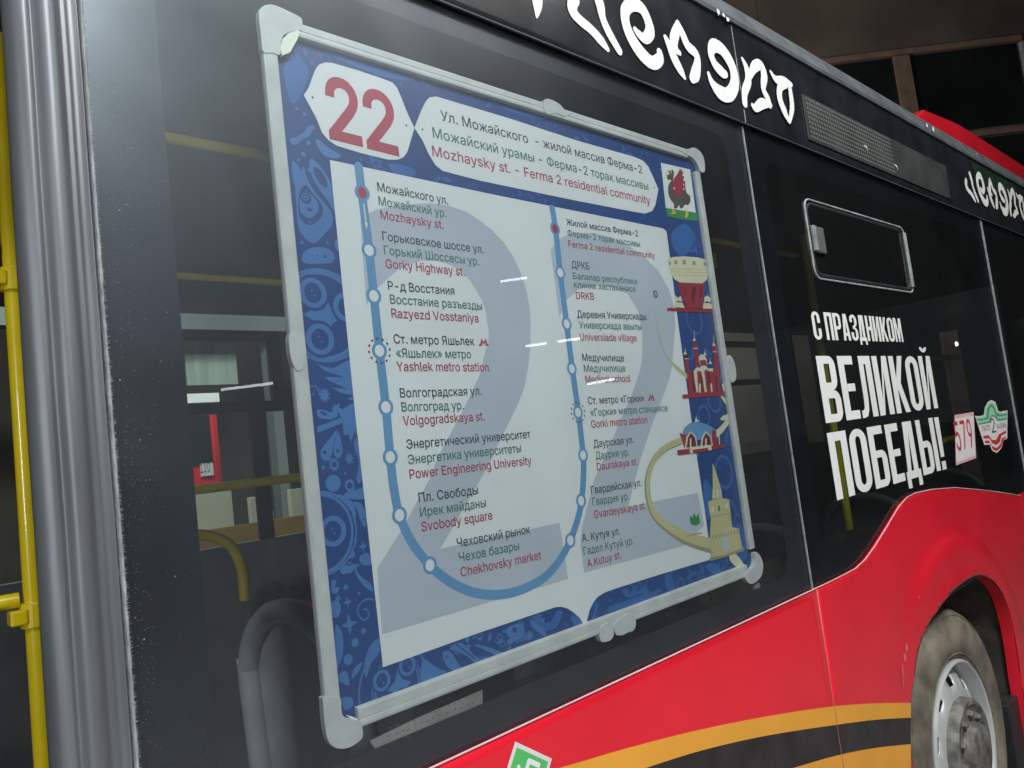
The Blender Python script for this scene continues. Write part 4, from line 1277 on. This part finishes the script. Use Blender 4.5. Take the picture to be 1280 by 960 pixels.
# --- numerals and lettering
text('route_number', '2', (411.5, 171.5), (453.5, 181.8), .1035, M['red_ink'], poster, YP, 10, off=.017)
text('route_number', '2', (458.5, 183.6), (498.8, 193.8), .1035, M['red_ink'], poster, YP, 10, off=.017)
K, G_, Rd = M['ink'], M['green_ink'], M['red_ink']
TX = [
 ('Ул. Можайского  - жилой массив Ферма-2', (551, 150.5), (802.8, 217.3), .0195, K, 11), ('Можайский урамы - Ферма-2 торак массивы', (541, 172), (810.4, 238), .0195, G_, 11), ('Mozhaysky st. - Ferma 2 residential community', (540.5, 195), (813, 256), .0195, Rd, 11),
 ('Можайского ул.', (471.8, 238.8), (560, 256), 0, K), ('Можайский ур.', (473.3, 256.5), (558, 272), 0, G_), ('Mozhaysky st.', (475.8, 273.8), (554.5, 286.5), 0, Rd),
 ('Горьковское шоссе ул.', (478, 300.5), (604.5, 317), 0, K), ('Горький Шоссесы ур.', (480, 318), (598.8, 331.8), 0, G_), ('Gorky Highway st.', (482, 335), (580.8, 345), 0, Rd),
 ('Р-д Восстания', (485, 362.5), (568, 368.8), 0, K), ('Восстание разъезды', (487.5, 379.5), (602.5, 387.5), 0, G_), ('Razyezd Vosstaniya', (489.3, 397), (598, 403), 0, Rd),
 ('Ст. метро Яшьлек', (492, 429.3), (593, 431.8), 0, K), ('«Яшьлек» метро', (495, 446.8), (588.8, 448), 0, G_), ('Yashlek metro station', (495.8, 463.8), (611, 464.3), 0, Rd),
 ('Волгоградская ул.', (500, 497), (602, 493.8), 0, K), ('Волгоград ур.', (502, 514.5), (579.5, 511.8), 0, G_), ('Volgogradskaya st.', (503.8, 532), (605.5, 525.5), 0, Rd),
 ('Энергетический университет', (508, 561.3), (663, 547.5), 0, K), ('Энергетика университеты', (510, 580.5), (651.3, 565), 0, G_), ('Power Engineering University', (512, 598.8), (664.5, 580.5), 0, Rd),
 ('Пл. Свободы', (523.3, 628), (597.5, 617.5), 0, K), ('Ирек мәйданы', (525, 646.3), (607.5, 633.5), 0, G_), ('Svobody square', (526.8, 664.5), (615.5, 649), 0, Rd),
 ('Чеховский рынок', (571.3, 684.5), (662.5, 666.3), 0, K), ('Чехов базары', (573.8, 702.5), (648.8, 687), 0, G_), ('Chekhovsky market', (575.8, 721), (676.3, 698.8), 0, Rd),
 ('Жилой массив Ферма-2', (708, 281.5), (797.5, 295.8), .0140, K), ('Ферма-2 торак массивы', (709.5, 295), (800, 309), .0140, G_), ('Ferma 2 residential community', (710.5, 308.8), (818.8, 323.5), .0140, Rd),
 ('ДРКБ', (714.3, 335), (736.8, 337.3), 0, K), ('Балалар республика', (716.3, 348.8), (796.3, 355.5), .0138, G_), ('клиник хастаханәсе', (717.5, 359.5), (794.5, 365), .0138, G_), ('DRKB', (720, 373.8), (742.5, 375.2), 0, Rd),
 ('Деревня Универсиады', (721.3, 397), (808, 400), 0, K), ('Универсиада авылы', (723.8, 410.5), (801.8, 412.6), 0, G_), ('Universiade village', (725, 425.8), (795.8, 426.8), 0, Rd),
 ('Медучилище', (728, 451.3), (780, 451.8), 0, K), ('Медучилище', (730, 465), (781.8, 464.5), 0, G_), ('Medical school', (732, 478.8), (788, 477.5), 0, Rd),
 ('Ст. метро «Горки»', (735, 505.5), (805, 502), 0, K), ('«Горки» метро станциясе', (738, 520.5), (834.3, 514), 0, G_), ('Gorki metro station', (739, 535), (809.3, 529), 0, Rd),
 ('Даурская ул.', (742, 559.5), (792, 553.8), 0, K), ('Даурия ур.', (744.5, 574.3), (786.3, 569.3), 0, G_), ('Daurskaya st.', (746.3, 588.3), (797, 580.8), 0, Rd),
 ('Гвардейская ул.', (738.8, 617.5), (801.8, 607.5), 0, K), ('Гвардия ур.', (740.5, 632), (786.3, 624.5), 0, G_), ('Gvardeyskaya st.', (742.5, 648), (807, 636), 0, Rd),
 ('А. Кутуя ул.', (727.5, 677.5), (775, 668), 0, K), ('Гадел Кутуй ур.', (729.5, 693.8), (791.8, 680), 0, G_), ('A.Kutuy st.', (733.8, 709.3), (776.3, 698), 0, Rd),
]
for t in TX:
    text('text_line', t[0], t[1], t[2], t[3] or .0152, t[4], poster, YP, t[5] if len(t) > 5 else 13, off=.007)
for (x0, x1, y0, y1) in ((598, 610.5, 422.8, 432.3), (809.5, 818.3, 492.5, 501)):
    w_, h_ = x1-x0, y1-y0
    PP('metro_mark', [(x0+w_*a, y0+h_*b) for a, b in ((0, 1), (0, .86), (.1, .86), (.3, 0), (.5, .55), (.7, 0), (.9, .86), (1, .86), (1, 1), (.66, 1), (.66, .86), (.72, .86), (.64, .5), (.5, .95), (.36, .5), (.28, .86), (.34, .86), (.34, 1))], M['red_ink'], 13)

# --- coat of arms field
zd = Z(680, 180, 4); ze = Z(680, 400, 4); zf = Z(680, 560, 4); zc = Z(780, 140, 8)
PP('arms_field', zd([(583, 94), (730, 128), (758, 345), (608, 322)]), M['paper'], 8)
PP('arms_ground', zd([(608, 320), (640, 325), (762, 344), (768, 386), (690, 378), (615, 362)]), M['art_green'], 9)
PP('arms_figure', zc([(430, 640), (418, 628), (450, 625), (435, 580), (465, 600), (480, 575), (498, 610), (492, 660), (500, 690), (600, 690), (612, 760), (625, 810), (655, 840), (662, 890), (640, 930), (605, 930), (590, 955), (560, 965), (545, 930), (530, 960), (500, 965), (495, 920), (465, 880), (442, 820), (440, 740), (468, 685), (440, 680), (425, 660)]), M['art_brown'], 10, curve=True)
PP('arms_wing', zc([(497, 662), (530, 625), (555, 570), (590, 600), (580, 640), (602, 650), (588, 680), (610, 700), (598, 735), (612, 760), (590, 800), (560, 840), (520, 845), (490, 800), (482, 740)]), M['art_red'], 11)
orn('paper', [('c', *(zc([(500, 765)])[0]), .0022, .0032), ('c', *(zc([(593, 728)])[0]), .0022, .003), ('c', *(zc([(595, 770)])[0]), .0022, .003)], 'arms_spot', 12)
for L in ([(635, 322), (648, 330), (660, 345), (645, 352), (630, 350), (642, 342)], [(700, 325), (715, 335), (722, 350), (712, 372), (700, 362), (708, 350)]):
    PP('arms_claw', zd(L), M['gold'], 11)
orn('art_olive', [('c', *(zc([(465, 600)])[0]), .004, .005), ('c', *(zc([(570, 585)])[0]), .0028, .004)], 'arms_crown', 12)

# --- beige path winding between the landmark drawings
def path_line(L, w_, m, l):
    mb = MB(); stroke(mb, smooth_pts([(at(a, b, YP).x, at(a, b, YP).z, w) for (a, b), w in zip(L, w_)], False, 6), print_y(YP, l)); mb.put('drawn_path', M[m], poster)


path_line([(850, 552), (832, 560), (817, 575), (809, 597), (809, 620), (816, 642), (832, 658), (858, 674), (890, 684)], [.0075, .0078, .008, .0082, .0082, .0085, .011, .013, .015], 'art_olive', 14)
path_line([(851, 550.5), (833, 558.5), (818, 573.5), (810.5, 596), (810.5, 619), (817.5, 641), (833, 656), (859, 671), (890, 680)], [.0065, .0068, .007, .0072, .0072, .0075, .0095, .011, .013], 'art_tan', 15)
path_line([(820, 388), (819.5, 400), (825, 425), (833, 445), (844, 458), (858, 470)], [.0006, .0008, .0012, .002, .0045, .006], 'art_tan', 14)
path_line([(902, 496), (908, 506), (912, 520), (903, 535), (893, 544)], [.005, .005, .006, .008, .008], 'art_cream', 14)
path_line([(915, 696), (924, 706), (931, 719)], [.014, .0135, .0135], 'art_cream', 14)
orn('ink', [('r', *(zd([(555, 752)])[0]), .0085, .0022), ('l', zd([(548, 735), (553, 752), (562, 765)]), .0014), ('l', zd([(560, 735), (566, 755)]), .0012)], 'ball_mark', 14)
# bowl shaped hall
PP('hall_bowl', zd([(618, 575), (640, 566), (700, 562), (770, 568), (808, 580), (819, 598), (820, 640), (812, 680), (790, 697), (730, 696), (675, 692), (648, 675), (633, 645), (622, 600)]), M['art_cream'], 14)
for L in ([(620, 588), (632, 588), (632, 606), (624, 606)], [(648, 582), (664, 582), (666, 602), (650, 602)], [(690, 580), (706, 580), (708, 603), (692, 603)], [(740, 585), (756, 586), (757, 607), (742, 606)], [(795, 590), (808, 592), (809, 612), (797, 611)]):
    PP('hall_window', zd(L), M['art_olive'], 15)
for k, (y, x0, x1) in enumerate(((625, 634, 812), (640, 640, 812), (656, 648, 806))):
    PP('hall_band', zd([(x0, y-3), (x1, y+2), (x1, y+6), (x0, y+1)]), M['art_tan'], 15)
PP('hall_stem', zd([(668, 692), (802, 698), (798, 745), (792, 780), (792, 822), (708, 822), (700, 790), (678, 750)]), M['art_red'], 14)
for L in ([(740, 715), (760, 712), (745, 800), (735, 780)], [(785, 705), (790, 740), (780, 780), (775, 750)], [(690, 700), (700, 730), (712, 760), (700, 750)]):
    PP('hall_stem_shade', zd(L), M['art_dkred'], 15)
for L in ([(650, 790), (690, 795), (702, 820), (645, 816)], [(795, 795), (830, 798), (850, 825), (792, 824)], [(652, 755), (668, 770), (682, 760), (690, 790), (668, 785), (655, 792)], [(800, 765), (815, 758), (832, 772), (830, 795), (812, 785), (798, 795)]):
    PP('hall_statue', zd(L), M['art_cream'], 15)
PP('hall_slab', zd([(612, 820), (640, 820), (800, 826), (865, 828), (860, 843), (735, 841), (616, 835)]), M['art_red'], 16)
# red towers
zt_ = Z(820, 400, 5.335)
T = lambda L, m, l, n='tower_drawing': PP(n, zt_(L), M[m], l)
T([(188, 262), (214, 262), (216, 330), (225, 345), (250, 338), (285, 335), (345, 345), (382, 340), (385, 215), (406, 215), (425, 380), (432, 490), (222, 500)], 'art_red', 14)
T([(250, 190), (274, 190), (288, 345), (262, 345)], 'art_red', 14)
T([(242, 150), (272, 150), (276, 192), (248, 192)], 'art_red', 14)
T([(372, 172), (402, 172), (406, 214), (376, 214)], 'art_red', 14)
T([(184, 222), (208, 222), (212, 262), (190, 262)], 'art_dkred', 14)
for (x, y) in ((254, 122), (384, 155), (193, 212), (325, 218), (360, 275)):
    T([(x-14, y+18), (x-2, y-6), (x+12, y+18)], 'art_cream', 15)
    T([(x-3, y), (x-3.5, y-55 if y < 200 else y-25), (x-1.5, y-55 if y < 200 else y-25), (x+.5, y)], 'art_cream', 15)
for (x, y) in ((246, 190), (376, 212), (188, 258)):
    T([(x, y-3), (x+30, y-3), (x+30, y+3), (x, y+3)], 'art_cream', 15)
T([(280, 250), (295, 228), (320, 235), (336, 262), (338, 300), (292, 302)], 'art_cream', 15)
T([(290, 268), (330, 268), (336, 302), (294, 304)], 'art_red', 16)
T([(248, 340), (270, 315), (290, 320), (300, 305), (330, 305), (345, 325), (375, 320), (378, 345), (345, 340), (330, 330), (318, 345), (326, 400), (336, 480), (322, 482), (310, 400), (300, 345), (285, 340), (270, 345), (280, 480), (268, 484), (254, 400)], 'art_cream', 15)
for L in ([(232, 350), (246, 340), (262, 470), (250, 485), (240, 420)], [(336, 360), (352, 345), (362, 400), (350, 470), (340, 430)], [(292, 360), (306, 380), (312, 480), (298, 485)], [(392, 380), (404, 375), (410, 470), (400, 480)]):
    T(L, 'art_dkred', 16)
for L in ([(283, 425), (295, 425), (297, 485), (285, 485)], [(360, 425), (370, 425), (374, 480), (364, 480)], [(436, 425), (448, 425), (456, 470), (444, 475)]):
    T(L, 'art_cream', 17)
T([(172, 498), (300, 490), (463, 482), (463, 505), (300, 515), (175, 525)], 'art_red', 18)
T([(452, 370), (458, 370), (462, 470), (456, 470)], 'art_cream', 15)
# palace with two pointed gates
T([(175, 750), (185, 720), (220, 690), (262, 680), (320, 690), (370, 715), (400, 740), (400, 800), (190, 800)], 'line', 15)
T([(153, 752), (205, 770), (215, 850), (185, 850)], 'art_red', 16)
T([(370, 730), (398, 740), (405, 850), (370, 830)], 'art_red', 16)
for x in (0, 102):
    T([(190+x, 850), (200+x, 780), (226+x, 742), (262+x, 775), (276+x, 850)], 'art_cream', 17)
    T([(200+x, 850), (210+x, 785), (228+x, 752), (256+x, 782), (268+x, 850)], 'art_dkred', 18)
    T([(222+x, 790), (232+x, 790), (232+x, 850), (222+x, 850)], 'art_cream', 19)
T([(138, 868), (220, 858), (350, 842), (455, 828), (455, 850), (350, 872), (250, 890), (142, 902)], 'art_red', 20)
T([(220, 848), (365, 832), (368, 868), (345, 870), (342, 852), (242, 866), (244, 890), (222, 890)], 'art_cream', 21)
T([(258, 670), (265, 630), (268, 660), (288, 676), (255, 682)], 'art_cream', 16)
T([(455, 555), (470, 570), (485, 600), (500, 605), (498, 630), (480, 625), (465, 600)], 'art_green', 18)
T([(422, 662), (440, 640), (470, 630), (500, 632), (528, 640), (526, 650), (500, 652), (495, 662), (440, 672)], 'art_cream', 17)
T([(412, 770), (420, 770), (422, 830), (416, 830)], 'art_cream', 21)
# clock tower
zk = Z(780, 540, 4.8)
C = lambda L, m, l, n='clock_tower_drawing': PP(n, zk(L), M[m], l)
C([(528, 188), (536, 200), (575, 325), (588, 400), (524, 400), (530, 330)], 'art_tan', 16)
C([(500, 420), (530, 405), (600, 398), (628, 405), (645, 570), (685, 578), (705, 690), (715, 712), (610, 742), (520, 768), (518, 690), (512, 620), (518, 520), (506, 470)], 'art_tan', 17)
for L in ([(530, 345), (538, 345), (540, 395), (534, 395)], [(552, 345), (562, 345), (564, 395), (555, 395)], [(574, 340), (580, 345), (584, 390), (578, 392)]): C(L, 'art_cream', 18)
for (a, b) in ((528, 465), (612, 445)): orn('art_cream', [('c', *(zk([(a, b)])[0]), .0062, .0068)], 'clock_face', 18)
C([(560, 440), (572, 440), (574, 475), (562, 475)], 'art_green', 18)
C([(516, 508), (640, 484), (641, 490), (517, 514)], 'art_olive', 18)
for i in range(9): C([(522+i*19, 622-i*4), (530+i*19, 619-i*4), (531+i*19, 640-i*4), (524+i*19, 642-i*4)], 'art_olive', 18)
for x in (540, 605): C([(x, 540), (x+9, 538), (x+10, 565), (x+1, 567)], 'gold', 18)
C([(582, 650), (590, 632), (605, 628), (620, 636), (628, 660), (632, 708), (592, 714)], 'grey2', 18)
C([(512, 752), (610, 735), (720, 690), (718, 712), (612, 748), (514, 776)], 'art_olive', 18)
C([(390, 500), (405, 515), (418, 488), (432, 512), (442, 485), (455, 545), (430, 562), (398, 552)], 'art_green', 18)
C([(375, 622), (465, 600), (466, 606), (376, 628)], 'art_olive', 18)

# flakes of glue and dirt along the lower edge of the poster
mb = MB()
rn = random.Random(11)
for i in range(900):
    t = rn.random()
    a = 525+t*300+rn.gauss(0, 3)
    base_y = 877.5-(a-525)*.383
    clump = max(0, math.sin(t*19)*.5+.5)
    if rn.random() > clump*.9+.08: continue
    b = base_y-abs(rn.gauss(0, 3.2))-1
    q = at(a, b, .0155); s = rn.uniform(.0003, .0009)
    mb.add([(q.x-s, .0155, q.z), (q.x, .0155, q.z-s*.8), (q.x+s, .0155, q.z+s*.2), (q.x, .0155, q.z+s)], [(0, 1, 2, 3)])
sp = mb.put('glue_flakes', M['sparkle'], sign); sp['kind'] = 'stuff'

# ------------------------------------------------------------------ fluorescent tubes of the depot, on the camera's side
TUBES = [((9.77, -22.51), (10.92, -21.34), 'tube lamp farthest down the depot on the left'), ((9.18, -8.65), (9.49, -8.28), 'nearest short tube lamp in front of the bus'), ((15.72, -14.78), (16.06, -14.25), 'tube lamp on the left of the distant pair'),
         ((16.26, -13.98), (16.66, -13.46), 'tube lamp on the right of the distant pair'), ((30.29, -25.15), (30.38, -23.48), 'remote tube lamp at the end of the depot')]
for a, b, lab in TUBES:
    t = empty('tube_lamp', 'fluorescent '+lab, 'lamp', 'fluorescent lamps under the depot roof')
    A = Vector((*a, 4.7)); B = Vector((*b, 4.7)); d = (B-A).normalized()
    dist = math.hypot(A.x, A.y)
    MB().tube([A, B], .0016*dist+.002, 10).put('tube', M['tube'], t, smooth=True)
    n_ = Vector((-d.y, d.x, 0))
    mb = MB(); h = .06
    mb.v = [A+n_*h+Vector((0, 0, .10)), A-n_*h+Vector((0, 0, .10)), B-n_*h+Vector((0, 0, .10)), B+n_*h+Vector((0, 0, .10))]
    mb.v += [v+Vector((0, 0, .05)) for v in mb.v]
    mb.f = [(0, 1, 2, 3), (4, 5, 6, 7), (0, 1, 5, 4), (1, 2, 6, 5), (2, 3, 7, 6), (3, 0, 4, 7)]
    mb.put('lamp_housing', M['vent'], t)

# ------------------------------------------------------------------ behind the bus: dark wall with a steel framed gate, another red bus, pale panels
gate = empty('glazed_gate', 'brown steel framed glazed gate, black with night, behind the roof of the bus', 'gate')
gd = Vector((F_.x, F_.y, 0)).normalized(); gr_ = Vector((gd.y, -gd.x, 0))
O = Vector((0, -1, 0))+gd*11.5


def gpt(px, py):
    d = R_*((px-640)/FPX) - U_*((py-480)/FPX) + F_
    t = (O-CAM).dot(gd)/d.dot(gd)
    p = CAM+d*t
    return (p-O).dot(gr_), p.z


GM = Matrix.Translation(O) @ Matrix(((gr_.x, gd.x, 0, 0), (gr_.y, gd.y, 0, 0), (0, 0, 1, 0), (0, 0, 0, 1)))


def gbox(name, u0, u1, v0, v1, z0, z1, m, parent):
    return MB().box(u0, u1, v0, v1, z0, z1, GM).put(name, m, parent, bevel=0)


uA, zA = gpt(1030, 75); uB, zB = gpt(1275, 50); uM, zM = gpt(1124, 60); uL, zL = gpt(1260, 163)
zt2 = (zA+zB)/2
gbox('glass_pane', uA-.9, uM-.1, .03, .04, .2, zt2-.06, M['nightglass'], gate)
gbox('glass_pane', uM+.1, uB-.05, .03, .04, zL+.1, zt2-.06, M['nightglass'], gate)
gbox('glass_pane', uM+.1, uB-.05, .03, .04, .2, zL-.06, M['nightglass'], gate)
gbox('gate_rail', uA-.9, uB+.03, -.02, .05, zt2-.04, zt2+.05, M['steel'], gate)
gbox('gate_rail', uM+.12, uB+.03, -.021, .05, zL-.04, zL+.045, M['steel'], gate)
gbox('gate_post', uM-.12, uM+.12, -.03, .05, .1, zt2-.061, M['steel'], gate)
gbox('gate_post', uB-.01, uB+.03, -.03, .05, .1, zt2-.061, M['chrome'], gate)
o = gbox('wall_of_gate', -16, uA-.9, .05, .2, 0, 9, M['darkwall'], None); o['kind'] = 'structure'
o = gbox('wall_of_gate', uA-.9, 16, .06, .2, 0, 9, M['darkwall'], None); o['kind'] = 'structure'

rb = empty('parked_bus', 'red bus with pale number plate parked beyond, seen through the windows', 'bus')
y = 4.6
a = at(240, 505, y); b = at(282, 612, y)
box('body', a.x-.3, b.x, y, y+2.4, .35, at(260, 497, y).z, M['red'], rb, bevel=.05)
a1, b1 = at(236, 512, y), at(266, 580, y)
box('side_window', a.x-.2, b1.x, y-.01, y, b1.z, a1.z, M['nightglass'], rb)
a2, b2 = at(249, 580, y), at(266, 594, y)
pl = box('number_plate', a2.x, b2.x, y-.02, y-.011, b2.z, a2.z, M['plate'], rb)
text('plate_lettering', '110', (251, 591), (263, 590), .07, M['ink'], rb, y-.021, 1)
box('roof_board', a.x-.3, b.x, y-.03, y, at(260, 500, y).z-.02, at(260, 492, y).z, M['white'], rb)
# pale partition and pillars of the depot beyond the windows
pw = empty('partition_wall', 'pale beige partition with dark posts seen through the bus, below the yellow rail', 'wall')
y = 4.3
for (p, q) in (((200, 622), (294, 665)), ((312, 622), (328, 665)), ((335, 640), (344, 658)), ((362, 612), (430, 650))):
    a, b = at(*p, y), at(*q, y)
    box('wall_panel', a.x, b.x, y, y+.05, .0, a.z, M['beige'], pw, bevel=.004)
a, b = at(150, 676, y), at(460, 640, y)
box('wall_rail', a.x, b.x+1, y-.05, y-.01, b.z-.06, b.z+.06, mat('dull_orange_rail', (.30, .16, .035), .6), pw)
a = at(280, 668, y); box('wall_rail', at(150, 660, y).x, at(460, 660, y).x+1, y-.03, y-.005, a.z-.05, a.z+.02, M['dark'], pw)
lw = empty('lit_wall', 'pale green lit wall bay with hanging curtain, high behind the bus windows', 'wall')
y = 8.0
a, b = at(226, 380, y), at(298, 480, y)
box('wall_panel', a.x, b.x, y, y+.1, b.z, 5.8, mat('lit_pale_green', (.45, .55, .46), .8, var=.3, vs=3, stretch=(3, 1, .2)), lw)
a, b = at(322, 480, y), at(333, 640, y)
pil = tag(box('steel_column', at(322, 500, y).x, at(334, 500, y).x, 7.6, 7.8, 0, 5.9, M['wall'], None), 'pale grey steel column seen through the bus window left of the route map', 'column')
bb = tag(box('roller_shutter', at(365, 500, y).x, at(425, 500, y).x, 7.7, 7.85, 1.5, 5.6, M['wall'], None), 'grey roller shutter glimpsed between the window bar and the route map frame', 'shutter')
bl = MB()
a, b = at(180, 392, 7.5), at(420, 392, 7.5)
tag(box('roof_beam', -6, 12, 7.2, 7.4, at(300, 415, 7.3).z, at(300, 388, 7.3).z, M['wall'], None), 'long pale roof beam crossing above the vent window', 'beam')
